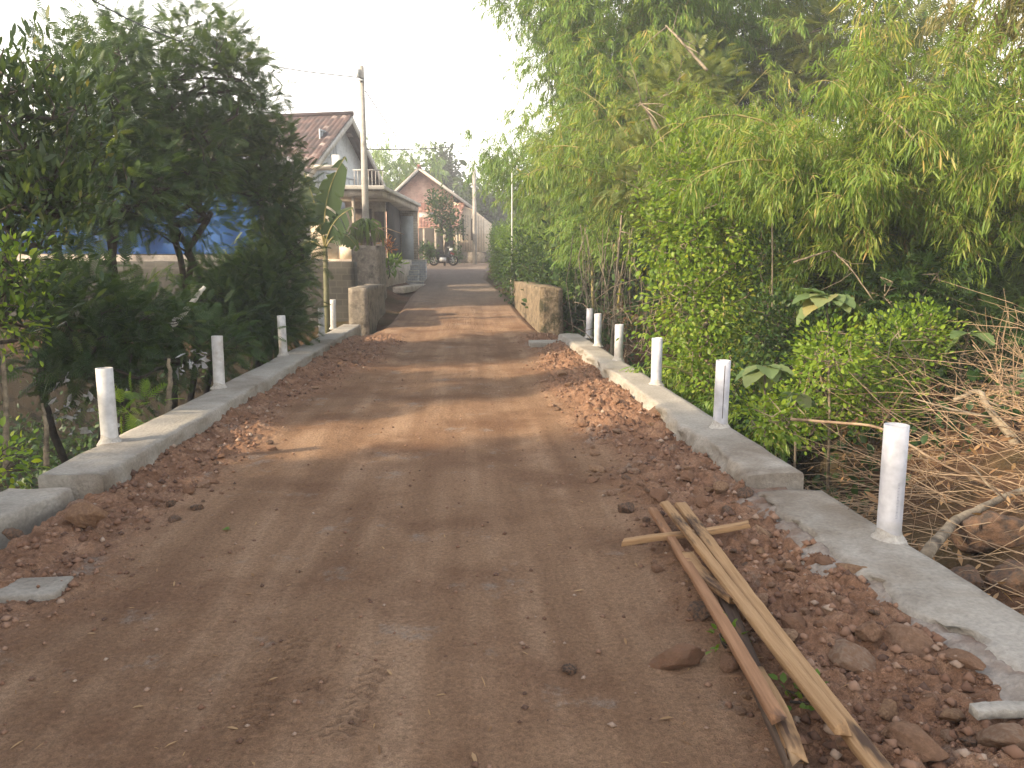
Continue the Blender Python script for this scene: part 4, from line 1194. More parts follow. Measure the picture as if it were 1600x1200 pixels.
# ------------------------------------------------------------------ shrubs, vines and trees on the right
def cl(px, py, d, rx, rz, n, ry=None):
    return (at(px, py, d), (rx, rx if ry is None else ry, rz), n)
tree('feathery_tree', "olive feathery tree with bare grey branches between the two big bamboos", 'tree', B(4.3, 14.5),
     [cl(1060, 180, 13.8, .85, .8, 60), cl(1015, 270, 13.5, .6, .5, 36), cl(1110, 250, 13.6, .7, .7, 42), cl(1085, 110, 14.2, .5, .4, 20), cl(1120, 330, 13.2, .5, .6, 26)], T_FROND, 10, .26, M['leuc_lit'], M['bark_pale'], 11, .05, spread=.2)
tree('vine_curtain', "bright yellow green vine curtain climbing a dead tree behind the third right post", 'vine', B(3.6, 10.5),
     [cl(1075, 290, 10.4, .45, .6, 110), cl(1115, 370, 10.0, .42, .7, 120), cl(1045, 370, 10.3, .36, .55, 80), cl(1125, 470, 9.7, .36, .6, 90), cl(1065, 490, 9.8, .40, .55, 80), cl(1105, 580, 9.3, .40, .45, 70)], T_OVAL, 15, .075, M['vine'], M['bark_pale'], 12, .03, spread=.19, updir=-.25, outdir=.9, nbase=2, leaf='foliage', stem='stem')
tree('shrub', "sunlit lime green shrub just left of the dry brush", 'shrub', B(4.4, 7.7),
     [cl(1300, 590, 7.5, .42, .35, 60), cl(1390, 560, 7.6, .42, .38, 70), cl(1440, 520, 7.7, .3, .25, 40), cl(1250, 640, 7.4, .35, .25, 40), cl(1360, 630, 7.3, .4, .2, 40), cl(1300, 545, 6.75, .3, .2, 36), cl(1200, 650, 6.5, .25, .2, 30)], T_OVAL, 20, .055, M['vine'], M['bark_pale'], 13, .02, spread=.09, updir=.2, outdir=.9, nbase=3, leaf='foliage', stem='stem')
tree('shrub', "dark small leaved thicket in shade behind the second right post", 'shrub', B(4.2, 9.2),
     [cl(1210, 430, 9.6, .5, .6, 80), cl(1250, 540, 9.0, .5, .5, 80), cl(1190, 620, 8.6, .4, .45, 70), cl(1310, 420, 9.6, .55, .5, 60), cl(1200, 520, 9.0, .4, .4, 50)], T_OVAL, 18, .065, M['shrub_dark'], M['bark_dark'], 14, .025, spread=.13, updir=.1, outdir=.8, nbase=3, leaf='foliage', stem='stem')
tree('shrub', "dark palmate leaved shrub under the weeping bamboo", 'shrub', B(5.3, 8.6),
     [cl(1420, 450, 8.5, .40, .35, 34), cl(1470, 510, 8.3, .35, .25, 22), cl(1380, 480, 8.6, .3, .3, 18)], T_PALM, 7, .20, M['shrub_dark'], M['bark_pale'], 15, .02, spread=.16, updir=.15, nbase=2, leaf='foliage', stem='stem')
tree('feathery_tree', "dark ferny young tree at the photo's right edge above the dry brush", 'tree', B(6.1, 8.6),
     [cl(1570, 470, 8.3, .45, .35, 40), cl(1620, 420, 8.6, .5, .5, 40), cl(1540, 520, 8.0, .25, .2, 14), cl(1590, 540, 8.0, .3, .2, 18)], T_FROND, 9, .26, M['leuc_dark'], M['bark_dark'], 16, .03, spread=.16)
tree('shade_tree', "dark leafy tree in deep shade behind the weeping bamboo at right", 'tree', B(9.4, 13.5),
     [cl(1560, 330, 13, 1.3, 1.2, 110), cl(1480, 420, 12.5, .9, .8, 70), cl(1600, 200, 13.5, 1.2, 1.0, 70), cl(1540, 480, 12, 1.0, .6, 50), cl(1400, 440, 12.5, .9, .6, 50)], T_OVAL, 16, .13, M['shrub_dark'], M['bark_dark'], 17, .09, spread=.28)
tree('shade_tree', "broad dark green tree rising between the weeping bamboo and the sky gap", 'tree', B(9.5, 18.5),
     [cl(1420, 130, 17, 1.3, 1.0, 90), cl(1330, 80, 18, 1.3, 1.0, 90), cl(1500, 200, 16.5, 1.2, .9, 70), cl(1250, 120, 19, 1.2, 1.3, 60)], T_FROND, 9, .4, M['leuc_lit'], M['bark_dark'], 18, .10, spread=.35)
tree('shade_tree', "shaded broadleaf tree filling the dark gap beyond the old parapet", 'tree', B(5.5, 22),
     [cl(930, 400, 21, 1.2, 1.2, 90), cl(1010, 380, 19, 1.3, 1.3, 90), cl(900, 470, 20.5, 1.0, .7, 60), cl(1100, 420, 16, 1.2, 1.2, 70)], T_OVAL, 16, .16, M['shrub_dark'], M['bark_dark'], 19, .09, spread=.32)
# clipped hedge along the road, and the bush beside it
hc = []
for k in range(9):
    y_ = 26.3 + k * 1.3
    for z_ in (.45, 1.1, 1.75):
        hc.append(((float(edge_r(y_)) + .62 - .02 * k, y_, float(z_road(y_)) + z_), (.42, .7, .45), 60))
tree('hedge', "bright green trimmed hedge lining the right side of the far road", 'hedge', (2.1, 30, .6), hc, T_OVAL, 14, .085, M['hedge'], M['bark_dark'], 20, .03, spread=.12, leaf='foliage', stem='stem')
tree('shrub', "darker green bush between the hedge and the mossy parapet", 'shrub', B(2.9, 23.5),
     [cl(820, 400, 23.5, .6, .6, 60), cl(850, 420, 22.5, .6, .5, 60), cl(800, 440, 23.5, .35, .35, 30)], T_OVAL, 16, .11, M['shrub_dark'], M['bark_dark'], 21, .03, spread=.16, nbase=2, leaf='foliage', stem='stem')

# teak saplings with very large leaves
def teak(label, px, py, d, n, size, seed, down=.5):
    rng = np.random.default_rng(seed); c = at(px, py, d)
    b = np.array([c[0] + rng.normal(.25, .1), d + .3, gh(c[0] + .25, d + .3)])
    o = thing('teak_sapling', label, 'sapling', b, 'teak saplings on the right bank')
    mid = (b + c) / 2 + rng.normal(0, .05, 3)
    MB().tube([b, mid, c], [.018, .013, .009], 7).build('stem', M['bark_pale'], o, smooth=True)
    for k in range(n):
        a = k * 2.4 + rng.normal(0, .25); el = rng.uniform(-down, .15)
        dv = unit(np.array([math.cos(a), math.sin(a) * .7 - .45, el]))
        s_ = size * rng.uniform(.75, 1.15)
        nu, nv = 9, 14
        u, v = np.meshgrid(np.linspace(-1, 1, nu), np.linspace(0, 1, nv))
        wd = .36 * np.sin(math.pi * np.clip(v * .93 + .07, 0, 1) ** .8) ** .75
        x = u * wd * (1 + .04 * np.sin(v * 30 + u * 3)); y = v; z = -.28 * v ** 2 + .10 * np.abs(u) * wd * 2 + .018 * np.sin((v * 9 - np.abs(u) * 2.4) * 2 * math.pi) * np.abs(u)
        X_ = unit(np.cross(dv, [0, 0, 1.0])); Z_ = np.cross(X_, dv)
        P = c + dv * .03 + s_ * (x[..., None] * X_ + y[..., None] * dv + z[..., None] * Z_)
        i, j = np.meshgrid(np.arange(nu - 1), np.arange(nv - 1))
        MB().addq(P.reshape(-1, 3), np.stack([j * nu + i, j * nu + i + 1, (j + 1) * nu + i + 1, (j + 1) * nu + i], -1).reshape(-1, 4), float(rng.random())).build('leaf', M['teak'], o, smooth=True)
    return o
teak("teak sapling with a big pale leaf rosette, highest of the saplings, before the dark thicket", 1292, 462, 7.0, 11, .34, 1)
teak("teak sapling with broad drooping leaves right behind the second right post", 1195, 572, 6.6, 9, .27, 2, .8)
teak("small low teak sapling with hanging leaves left of the dry brush", 1245, 615, 6.9, 5, .22, 3, .9)
teak("yellowing teak sapling among the upright dry twigs at right", 1515, 520, 7.3, 6, .25, 4, .9)

# ------------------------------------------------------------------ dry brush pile
def brush():
    rng = np.random.default_rng(6)
    p0 = []; p1 = []; r0 = []; r1 = []
    def stick(c, d_, L, r, n=5, curl=.12):
        p = np.array(c, float); d_ = unit(d_)
        for k in range(n):
            q = p + d_ * L / n
            p0.append(p); p1.append(q); r0.append(r * (1 - .75 * k / n)); r1.append(r * (1 - .75 * (k + 1) / n))
            if rng.random() < .5 and r > .004:
                bd = unit(d_ + rng.normal(0, .6, 3)); e = q + bd * L * rng.uniform(.15, .35)
                p0.append(q); p1.append(e); r0.append(r * .45); r1.append(r * .2)
            d_ = unit(d_ + rng.normal(0, curl, 3) + np.array([0, 0, -.04])); p = q
    for _ in range(950):
        x = rng.uniform(2.45, 6.8); y = rng.uniform(3.6, 7.6)
        y = y + .35 * (x - 4)
        if x > 6.2 and y > 8: continue
        hgt = .45 * math.exp(-((x - 4.6) / 1.7) ** 2) * math.exp(-((y - 6.0) / 1.5) ** 2) * rng.random() + .03 + .12 * rng.random()
        a = rng.normal(R(165), .8) if rng.random() < .75 else rng.uniform(0, 6.28)
        stick((x + .6, y, gh(x, y) + hgt), (math.cos(a), math.sin(a), rng.normal(.08, .28)), rng.uniform(.5, 1.8), rng.uniform(.002, .0062), 6, .16)
    for _ in range(70):     # upright dead stalks
        x = rng.uniform(4.3, 6.4); y = rng.uniform(6.2, 8.2)
        stick((x, y, gh(x, y)), (rng.normal(0, .3), rng.normal(0, .2), 1), rng.uniform(.35, .95), rng.uniform(.004, .008), 5, .14)
    tag(MB().segs(p0, p1, r0, r1, 4).build('dry_brush', M['twig'], smooth=True), "tangle of cut dry brown twigs heaped on the right bank", "brush", kind='stuff')
    # dead leaves caught in it and on the bank
    n = 1800; x = rng.uniform(2.5, 7, n); y = rng.uniform(3.2, 8.5, n)
    z = ground_h(x, y) + rng.random(n) ** 2 * .25 + .01
    tag(MB().leaves(T_NARROW, np.stack([x, y, z], 1), rng.normal(0, 1, (n, 3)), rng.uniform(.04, .11, n), rnd=rng.random(n), rng=rng).build('dead_leaves', M['dry_leaf']), "dead brown leaves littering the right bank under the twigs", "leaves", kind='stuff')
brush()
def limb(label, pts, r, mat, name='dead_branch', cat='branch', twigs=0, seed=0):
    pts = np.array(pts, float); rng = np.random.default_rng(seed)
    k = 24; t = np.linspace(0, len(pts) - 1, k)
    P = np.stack([np.interp(t, np.arange(len(pts)), pts[:, q]) for q in range(3)], 1)
    P[1:-1] = (P[:-2] + P[1:-1] * 2 + P[2:]) / 4; P[1:-1] += rng.normal(0, r * .10, (k - 2, 3))
    mb = MB().tube(P, np.linspace(r, r * .45, k), 9)
    for _ in range(twigs):
        i = rng.integers(6, k - 1); d_ = unit(rng.normal(0, 1, 3) + (0, 0, .4)); L = rng.uniform(.25, .7)
        mb.tube([P[i], P[i] + d_ * L * .5, P[i] + d_ * L + rng.normal(0, .05, 3)], [r * .4, r * .25, r * .1], 5)
    return tag(mb.build(name, mat, smooth=True), label, cat)
limb("thick dead branch lying across the soil bank below the twigs, right edge", [at(1445, 870, 3.75), at(1490, 815, 4.3), at(1560, 780, 4.6), at(1640, 750, 4.8)], .035, M['bark_pale'], twigs=2, seed=1)
limb("crooked dead branch standing up out of the twig heap", [at(1620, 760, 5.6), at(1585, 690, 5.9), at(1545, 640, 6.1), at(1530, 610, 6.2), at(1490, 625, 6.3)], .04, M['bark_pale'], twigs=3, seed=2)
limb("long thin fallen pole slanting over the twigs behind the nearest post", [at(1235, 655, 6.2), at(1370, 665, 6.0), at(1480, 730, 5.4), at(1640, 800, 4.9)], .014, M['twig'], twigs=3, seed=3)
limb("bare forked branch sticking out above the dark thicket", [at(1240, 410, 8.6), at(1300, 390, 8.6), at(1330, 420, 8.4), at(1365, 470, 8.3)], .013, M['bark_pale'], twigs=4, seed=4)
limb("pale dead bough crossing the olive feathery tree", [at(1045, 240, 13.0), at(1010, 170, 13.0), at(1000, 160, 13.0)], .03, M['bark_pale'], twigs=6, seed=5)
limb("grey dead bough hanging at the upper middle of the bamboo", [at(1105, 110, 12.8), at(1060, 60, 13.0), at(1040, 40, 13.2)], .025, M['bark_pale'], twigs=5, seed=6)
limb("bare grey cane poking out of the weeping bamboo's middle", [at(1460, 250, 7.6), at(1410, 200, 7.7), at(1380, 175, 7.9)], .012, M['bark_pale'], 'dead_branch', 'branch', 3, 8)
limb("thin brown cane hanging straight down left of the teak saplings", [at(1206, 300, 9.0), at(1207, 400, 8.9), at(1206, 480, 8.8)], .012, M['bark_pale'], 'dead_branch', 'branch', 1, 9)
# brown earth bank boulders beyond the kerb
for (px, py, d_, w, lab) in ((1560, 840, 4.3, .27, "large brown earth boulder on the soil bank at the right edge"), (1510, 905, 3.9, .10, "small brown stone on the soil bank outside the nearest kerb"), (1585, 905, 3.9, .14, "reddish stone on the soil bank by the photo's right edge")):
    p_ = at(px, py, d_)
    rock(float(p_[0]), d_, w, 'dark_stone', lab, z=float(p_[2]) - w * .5, sink=.0, k=2)
# hanging dry vines and stems in the dark recess
def recess():
    rng = np.random.default_rng(12); mb = MB()
    for _ in range(34):
        px = rng.uniform(890, 1000); d_ = rng.uniform(14, 16.5)
        a = at(px, rng.uniform(350, 430), d_); b_ = at(px + rng.normal(0, 14), rng.uniform(470, 540), d_ - rng.uniform(0, .6))
        m_ = (a + b_) / 2 + rng.normal(0, .12, 3)
        mb.tube([a, (a + m_) / 2 + rng.normal(0, .04, 3), m_, b_], rng.uniform(.004, .009), 4, cap=False)
    for _ in range(40):
        px = rng.uniform(920, 1020); d_ = rng.uniform(12.5, 14)
        a = at(px, rng.uniform(470, 560), d_); d2 = unit(rng.normal(0, 1, 3)) * rng.uniform(.4, 1.0)
        mb.tube([a, a + d2 * .5 + rng.normal(0, .06, 3), a + d2], .006, 4, cap=False)
    tag(mb.build('dry_vines', M['bark_pale'], smooth=True), "dry brown vines hanging in the shaded recess beyond the right posts", "vines", kind='stuff')
recess()
limb("slim upright trunk in the dark recess past the last right post", [at(955, 560, 14.6), at(962, 450, 14.8), at(972, 330, 15)], .035, M['bark_pale'], 'dead_tree', 'dead tree', 2, 7)

# ------------------------------------------------------------------ trees on the left
tree('upright_tree', "leafy tree with upright narrow leaves, nearest at the photo's left edge", 'tree', (-5.0, 7.3, gh(-5.0, 7.3)),
     [cl(30, 200, 7.4, .55, .75, 80), cl(95, 190, 7.8, .35, .55, 40), cl(-60, 180, 7.2, .6, .8, 60), cl(60, 330, 7.2, .5, .4, 44), cl(110, 300, 7.6, .3, .3, 24), cl(-40, 400, 6.8, .5, .5, 36), cl(20, 470, 6.6, .35, .25, 18)], T_NARROW, 16, .13, M['upright'], M['bark_dark'], 31, .06, spread=.12, updir=.75, outdir=.25, nbase=2)
tree('feathery_tree', "dark feathery tree behind the upright leaved one on the left", 'tree', B(-5.0, 10.8),
     [cl(150, 190, 10.6, .5, .5, 80), cl(105, 110, 11.3, .22, .3, 16), cl(190, 290, 10.4, .65, .45, 70), cl(90, 270, 10.5, .6, .4, 46), cl(180, 95, 11, .35, .22, 20), cl(110, 75, 11.3, .12, .16, 7), cl(200, 40, 11.3, .18, .12, 8)], T_FROND, 13, .21, M['leuc_dark'], M['bark_dark'], 32, .05, spread=.19, nbase=3, lift=.45)
tree('feathery_tree', "tallest left tree, airy feathery crown against the white sky", 'tree', B(-4.6, 12.2),
     [cl(250, 150, 12, .6, .45, 70), cl(335, 115, 12.2, .3, .3, 26), cl(285, 62, 12.4, .22, .22, 14), cl(345, 62, 12.4, .16, .22, 10), cl(195, 62, 12.4, .3, .2, 18), cl(290, 230, 11.8, .7, .55, 80), cl(365, 120, 12.2, .2, .22, 14), cl(385, 105, 12.4, .12, .15, 7), cl(300, 35, 12.4, .14, .14, 6), cl(410, 150, 12.6, .15, .12, 7), cl(230, 270, 11.6, .7, .3, 40), cl(130, 350, 11.2, .5, .22, 22), cl(290, 335, 11.6, .4, .22, 18)], T_FROND, 12, .21, M['leuc_dark'], M['bark_dark'], 33, .05, spread=.19, nbase=3, lift=.45)
tree('feathery_tree', "dense dark feathery tree in front of the steep tiled roof", 'tree', B(-4.1, 14.2),
     [cl(365, 225, 13.5, .60, .5, 62), cl(430, 310, 13.3, .42, .45, 56), cl(390, 175, 13.8, .35, .22, 22), cl(320, 265, 13.4, .7, .28, 40), cl(430, 240, 13.6, .28, .3, 24), cl(440, 395, 13.2, .45, .35, 42), cl(365, 440, 13, .5, .22, 30)], T_FROND, 13, .22, M['leuc_dark'], M['bark_dark'], 34, .05, spread=.19, nbase=3, lift=.45)
tree('shrub', "low dark feathery thicket spilling along the gully below the blue tarpaulin", 'shrub', B(-4.4, 9.3),
     [cl(110, 490, 8.8, .55, .35, 60), cl(220, 500, 9.4, .55, .3, 60), cl(170, 560, 9.0, .6, .35, 60), cl(310, 540, 10, .5, .3, 34)], T_FROND, 11, .21, M['leuc_dark'], M['bark_dark'], 35, .03, spread=.18, nbase=3, leaf='foliage', stem='stem')
tree('shrub', "feathery thicket hanging over the gully left of the banana plant", 'shrub', B(-3.8, 13.0),
     [cl(410, 450, 12.6, .6, .35, 60), cl(350, 490, 12.2, .55, .4, 56), cl(425, 440, 12.8, .3, .3, 36), cl(410, 510, 12.2, .5, .35, 50), cl(425, 500, 13.5, .3, .35, 40)], T_FROND, 12, .22, M['leuc_dark'], M['bark_dark'], 36, .03, spread=.18, nbase=3, leaf='foliage', stem='stem')
tree('shrub', "yellow green bush catching the sun at the photo's left edge", 'shrub', B(-4.6, 6.6),
     [cl(20, 420, 6.6, .2, .18, 16), cl(0, 500, 6.5, .25, .2, 14)], T_OVAL, 14, .07, M['vine'], M['bark_dark'], 37, .02, spread=.1, leaf='foliage', stem='stem')
tree('small_plant', "small bright green feathery plant right of the nearest left post", 'plant', at(215, 672, 6.6) + (-.25, 0, -.45),
     [(at(215, 640, 6.6) + (-.1, .1, 0), (.16, .16, .10), 12)], T_FROND, 3, .17, M['hedge'], M['bark_dark'], 38, .008, spread=.05, leaf='foliage', stem='stem')
tree('small_plant', "small yellow leaved plant against the low left kerb block", 'plant', at(20, 770, 5.0) + (-.35, 0, -.5),
     [(at(15, 725, 5.0) + (-.1, 0, 0), (.22, .2, .16), 24)], T_OVAL, 8, .06, M['vine'], M['bark_dark'], 39, .008, spread=.06, leaf='foliage', stem='stem')
# trees just left of the picture that shade the near road
for k, (x_, y_, h_, lab) in enumerate(((-6.5, 1.7, 4.7, "leafy roadside tree left of the picture that shades the middle of the bridge"), (-6.2, -1.1, 4.7, "leafy roadside tree behind the camera's left shoulder"), (-6.6, -4.1, 4.8, "rear leafy roadside tree casting shade on the near road"), (-9.3, 6.0, 4.2, "leafy tree outside the picture that shades the left gully"), (-9.8, 9.6, 4.3, "second leafy tree outside the picture over the left gully"))):
    b_ = B(x_, y_)
    tree('feathery_tree', lab, 'tree', b_, [((x_, y_, h_ - .9), (1.1, 1.5, 1.0), 190), ((x_ + .5, y_ + .7, h_ - 2.2), (.9, 1.2, .9), 120), ((x_ + .4, y_ - .7, h_ - 3.2), (.9, 1.2, .9), 120)], T_FROND, 12, .34, M['leuc_dark'], M['bark_dark'], 50 + k, .08, spread=.3)
# slender trunks in the gully
for k, (a, b_, r_, lab, nm) in enumerate((((10, 720, 7.0), (2, 520, 7.2), .03, "thin pale trunk standing at the photo's far left edge", "dead_tree"), ((72, 705, 6.8), (66, 630, 6.9), .025, "short dead stem left of the nearest left post", "dead_tree"),
                                  ((262, 632, 8.2), (264, 560, 8.2), .035, "brown bamboo stake behind the left kerb, between the first two posts", "bamboo_stake"))):
    limb(lab, [at(a[0], a[1] + 25, a[2]), (at(*a) + at(*b_)) / 2 + (.02, 0, 0), at(*b_)], r_, M['bark_pale'], nm, nm.replace('_', ' '), 0, 20 + k)
o = limb("whitish peeling log leaning up out of the left gully", [at(262, 515, 9.5), at(290, 485, 9.6), at(320, 448, 9.7)], .05, M['bark_pale'], 'leaning_log', 'log', 0, 30)
o.data.materials[0] = surf("white_log", (.45, .43, .38), (.62, .60, .54), 9, .8, .4, .01, (.2, .17, .13), 25)

# banana plant
def banana():
    rng = np.random.default_rng(5)
    b = np.array([at(500, 470, 18.4)[0], 18.4, gh(at(500, 470, 18.4)[0], 18.4)])
    o = thing('banana_plant', "banana plant with torn drooping leaves before the porch", "plant", b)
    crown = at(508, 385, 18.4)
    MB().tube([b, b * .4 + crown * .6 + (.05, 0, 0), crown], [.10, .08, .05], 12).build('stem', M['banana_stem'], o, smooth=True)
    ctrl = [((508, 385), (500, 300), (540, 245), .30), ((508, 385), (515, 340), (552, 325), .27), ((508, 390), (490, 300), (475, 270), .24), ((508, 390), (530, 340), (560, 390), .2), ((506, 390), (480, 360), (462, 400), .2)]
    for k, (p, q, e, w) in enumerate(ctrl):
        A, Bq, E = at(*p, 18.4), at(*q, 18.2), at(*e, 17.9 + .2 * k)
        nv, nu = 40, 6
        t = np.linspace(0, 1, nv)[:, None]
        mid = A * (1 - t) ** 2 + 2 * Bq * t * (1 - t) + E * t ** 2
        T_ = unit(np.gradient(mid, axis=0)); S_ = unit(np.cross(T_, np.array([.25, -1, .3])))
        V = []; F = []
        for sd in (-1, 1):
            ww = w * np.sin(math.pi * np.clip(t * .95 + .03, 0, 1)) ** .6 * np.clip((t - .12) * 6, 0, 1)
            tear = 1 - .35 * (rng.random((nv, 1)) < .18)
            for u in range(nu):
                f = u / (nu - 1)
                V.append(mid + sd * S_ * ww * tear * f + np.array([0, 0, -1.0]) * ww * .55 * f ** 1.6)
            base = len(V) - nu
        V = np.stack(V, 1).reshape(-1, 3)
        Q = []
        for sd in range(2):
            for j in range(nv - 1):
                if rng.random() < .06: continue
                for u in range(nu - 1):
                    a = j * nu * 2 + sd * nu + u; Q.append((a, a + 1, a + 1 + nu * 2, a + nu * 2))
        lf = MB().addq(V, Q, float(rng.random())).build('leaf', M['banana'], o, smooth=True)
        MB().tube(mid, np.linspace(.022, .006, nv), 5).build('midrib', M['culm'], lf, smooth=True)
banana()
# plants on the pier
def pitaya():
    rng = np.random.default_rng(9); b = np.array([-2.95, 23.4, 2.0])
    o = thing('cactus_plant', "mop of drooping green cactus stems growing on the planter pier", "plant", b)
    MB().tube([b + (0, 0, -.05), b + (0, 0, .45)], [.12, .09], 10).build('stem', M['bark_pale'], o, smooth=True)
    mb = MB()
    for k in range(130):
        a = rng.uniform(0, 6.28); r_ = rng.uniform(.2, .6); h_ = rng.uniform(.2, .75)
        p = [b + (0, 0, .45), b + (r_ * .4 * math.cos(a), r_ * .4 * math.sin(a), .45 + h_ * .5), b + (r_ * .8 * math.cos(a), r_ * .8 * math.sin(a), .45 + h_ * .35), b + (r_ * math.cos(a), r_ * math.sin(a), .45 - h_ * .6)]
        mb.tube(p, [.02, .02, .016, .008], 4)
    mb.build('foliage', M['bam_main'], o)
    mb = MB()
    for sx, e in ((1, (1.15, -.05)), (1, (.8, -.1)), (-1, (.6, .25))):
        mb.tube([b + (0, -.2, .4), b + (sx * e[0] * .5, -.25, .55), b + (sx * e[0], -.25, .4 + e[1])], [.02, .015, .01], 5)
    mb.build('branch', M['twig'], o)
pitaya()
tree('potted_croton', "red and orange leaved croton beside the right of the planter pier", 'plant', (-2.45, 25.2, 1.2),
     [(at(607, 388, 25), (.15, .14, .16), 9), (at(602, 378, 25), (.08, .08, .1), 3)], T_NARROW, 7, .15, M['flower'], M['bark_dark'], 60, .02, spread=.08, updir=.3, leaf='foliage', stem='stem')
tree('small_plant', "pale striped leafy plant at the foot of the steps by the pier", 'plant', (-2.75, 27.2, .9),
     [(at(610, 415, 27), (.25, .2, .15), 16)], T_NARROW, 8, .3, M['hedge'], M['bark_dark'], 61, .02, spread=.08, updir=.5, leaf='foliage', stem='stem')
tree('courtyard_tree', "small dark tree in front of the brick gable", 'tree', (at(694, 400, 42)[0], 42.6, 1.4),
     [(at(690, 330, 42.4), (.55, .5, .7), 60), (at(704, 352, 42.4), (.6, .5, .6), 46), (at(682, 310, 42.6), (.35, .3, .4), 20)], T_OVAL, 12, .17, M['shrub_dark'], M['bark_dark'], 62, .07, spread=.2)
tree('shrub', "dark pot plants massed at the corner of the porch beside the motorcycle", 'shrub', (at(668, 400, 41)[0], 41, 1.4),
     [(at(668, 395, 41), (.5, .4, .4), 40), (at(715, 398, 43), (.35, .4, .35), 20)], T_OVAL, 12, .15, M['shrub_dark'], M['bark_dark'], 63, .03, spread=.14, leaf='foliage', stem='stem')
# trees beyond the houses
bamboo('bamboo_clump', "pale hazed bamboo rising behind the houses at the end of the road", (-6.2, 62, 1.6), 24, (9, 11.5), M['bam_green'], 70, tilt=(2, 14), arch=(40, 95), smin=.2, leaf=(.35, .5), node=.5, br=(.7, 1.6), r0=1.0, group=None, cluster=5, show=3)
tree('far_tree', "small round crowned tree standing clear above the brick roof", 'tree', (at(690, 300, 70)[0], 70, 1.6),
     [(at(688, 262, 70), (1.0, 1.0, .9), 40), (at(694, 247, 70), (.6, .6, .5), 18), (at(700, 270, 70), (.7, .6, .5), 18)], T_OVAL, 14, .42, M['far_leaf'], M['bark_dark'], 71, .14, spread=.4)
tree('far_tree', "distant tree mostly hidden behind the far power pole", 'tree', (at(745, 330, 66)[0] + 1, 66, 1.6),
     [(at(745, 322, 66), (1.6, 1.4, 1.3), 60), (at(775, 300, 66), (1.8, 1.4, 1.8), 60)], T_OVAL, 14, .42, M['far_leaf'], M['bark_dark'], 72, .14, spread=.5)
# weeds in the gully and far wood: masses nobody could count
def weeds():
    rng = np.random.default_rng(15); n = 34000
    left = rng.random(n) < .72
    x = np.where(left, rng.uniform(-13, -2.75, n), rng.uniform(2.25, 8, n)); y = np.where(left, 2.5 + 16.5 * rng.random(n) ** 1.3, rng.uniform(6.2, 22, n))
    z = ground_h(x, y) + rng.random(n) ** 1.5 * np.where(left, .6, .45)
    D = rng.normal(0, .6, (n, 3)) + (0, 0, .6)
    tag(MB().leaves(T_OVAL, np.stack([x, y, z], 1), D, rng.uniform(.06, .17, n), rnd=rng.random(n) * .8, rng=rng).build('undergrowth', M['shrub_dark']), "dark weeds and creepers covering the gully floor on both sides", "undergrowth", kind='stuff')
    n = 26000
    a = rng.uniform(-1, 1, n); x = a * 75; y = 78 + rng.normal(0, 4, n) + 8 * np.sin(x * .2)
    top_ = 7.5 + 2.6 * fbm(x * .14, y * .02, 3, 88) + 2 * (np.abs(x) > 14)
    z = 1 + top_ * rng.random(n) ** .7
    tag(MB().leaves(T_OVAL, np.stack([x, y, z], 1), rng.normal(0, 1, (n, 3)), rng.uniform(.7, 1.3, n), rnd=rng.random(n), rng=rng).build('far_wood', M['far_leaf']), "distant belt of trees closing the view behind the houses", "wood", kind='stuff')
weeds()
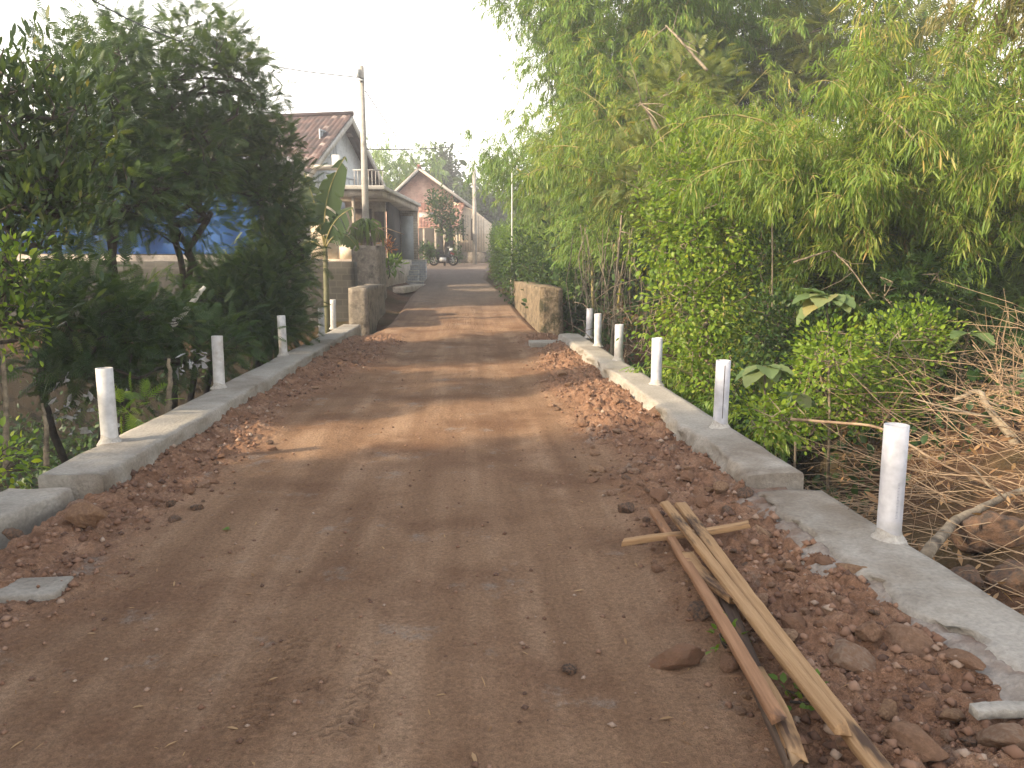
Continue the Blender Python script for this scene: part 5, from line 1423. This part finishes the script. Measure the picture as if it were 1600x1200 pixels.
# litter in the left gully
def litter():
    rng = np.random.default_rng(33); mb = MB()
    for _ in range(60):
        px, py = (rng.normal(130, 35), rng.normal(640, 22)) if rng.random() < .7 else (rng.normal(300, 15), rng.normal(570, 15))
        p = at(px, py, rng.uniform(7.4, 8.4)); p[2] = max(p[2], gh(p[0], p[1]) + .03)
        s_ = rng.uniform(.012, .04)
        g = rng.normal(0, 1, (3, 3)); V = []
        for u in (-1, 0, 1):
            for v in (-1, 0, 1): V.append(p + s_ * (g[0] * u + g[1] * v) * .6 + rng.normal(0, .012, 3))
        mb.addq(V, [(0, 1, 4, 3), (1, 2, 5, 4), (3, 4, 7, 6), (4, 5, 8, 7)])
    tag(mb.build('litter', M['plastic']), "pale plastic scraps and rubbish dumped in the left gully", "litter", kind='stuff')
litter()

# ------------------------------------------------------------------ morning haze in the air
hz = MB().box((-170, -65, -5), (170, 262, 15)).build('haze', None)
hz.data.materials.clear()
hm = bpy.data.materials.new("haze"); hm.use_nodes = True
hm.node_tree.nodes.clear()
ho = hm.node_tree.nodes.new("ShaderNodeOutputMaterial"); hv = hm.node_tree.nodes.new("ShaderNodeVolumePrincipled")
hv.inputs["Color"].default_value = (.95, .96, 1.0, 1); hv.inputs["Density"].default_value = .0038; hv.inputs["Anisotropy"].default_value = .3
hm.node_tree.links.new(hv.outputs[0], ho.inputs[1])
hz.data.materials.append(hm)
tag(hz, kind='stuff')

# straw, leaf and chip scraps lying on the road
def scraps():
    rng = np.random.default_rng(44); n = 420
    y = np.exp(rng.uniform(math.log(1.8), math.log(14), n)); x = rng.uniform(-2.1, 1.5, n); z = road_h(x, y) + .006
    D = rng.normal(0, 1, (n, 3)) * (1, 1, .06)
    tag(MB().leaves(T_NARROW, np.stack([x, y, z], 1), D, rng.uniform(.012, .055, n), rnd=rng.random(n), rng=None, wid=rng.uniform(.25, 1.1, n)).build('straw_scraps', M['dry_leaf']), "dry straw and leaf scraps scattered over the dirt road", "straw", kind='stuff')
scraps()
p_ = on(346, 828, .03)
tag(MB().leaves(T_OVAL, np.array([p_, p_ + (.02, .01, 0)]), np.array([(1, .2, .1), (.3, 1, .15)]), np.array([.05, .04])).build('fallen_leaf', M['hedge'], off=np.array([p_[0], p_[1], p_[2]])), "fresh green leaf lying on the dirt right of the tan boulder", "leaf")
for k, (px, py, w_) in enumerate(((1135, 1010, .06), (1250, 1105, .07))):
    b_ = on(px, py, .05)
    tree('small_plant', ("tiny green weed between the planks, nearer their far ends", "small green weed between the planks near the bottom edge")[k], 'plant', b_ - (0, 0, .03), [(b_ + (0, 0, .035), (w_, w_, .025), 9)], T_OVAL, 5, .035, M['hedge'], M['bark_dark'], 80 + k, .003, spread=.015, updir=.4, leaf='foliage', stem='stem')
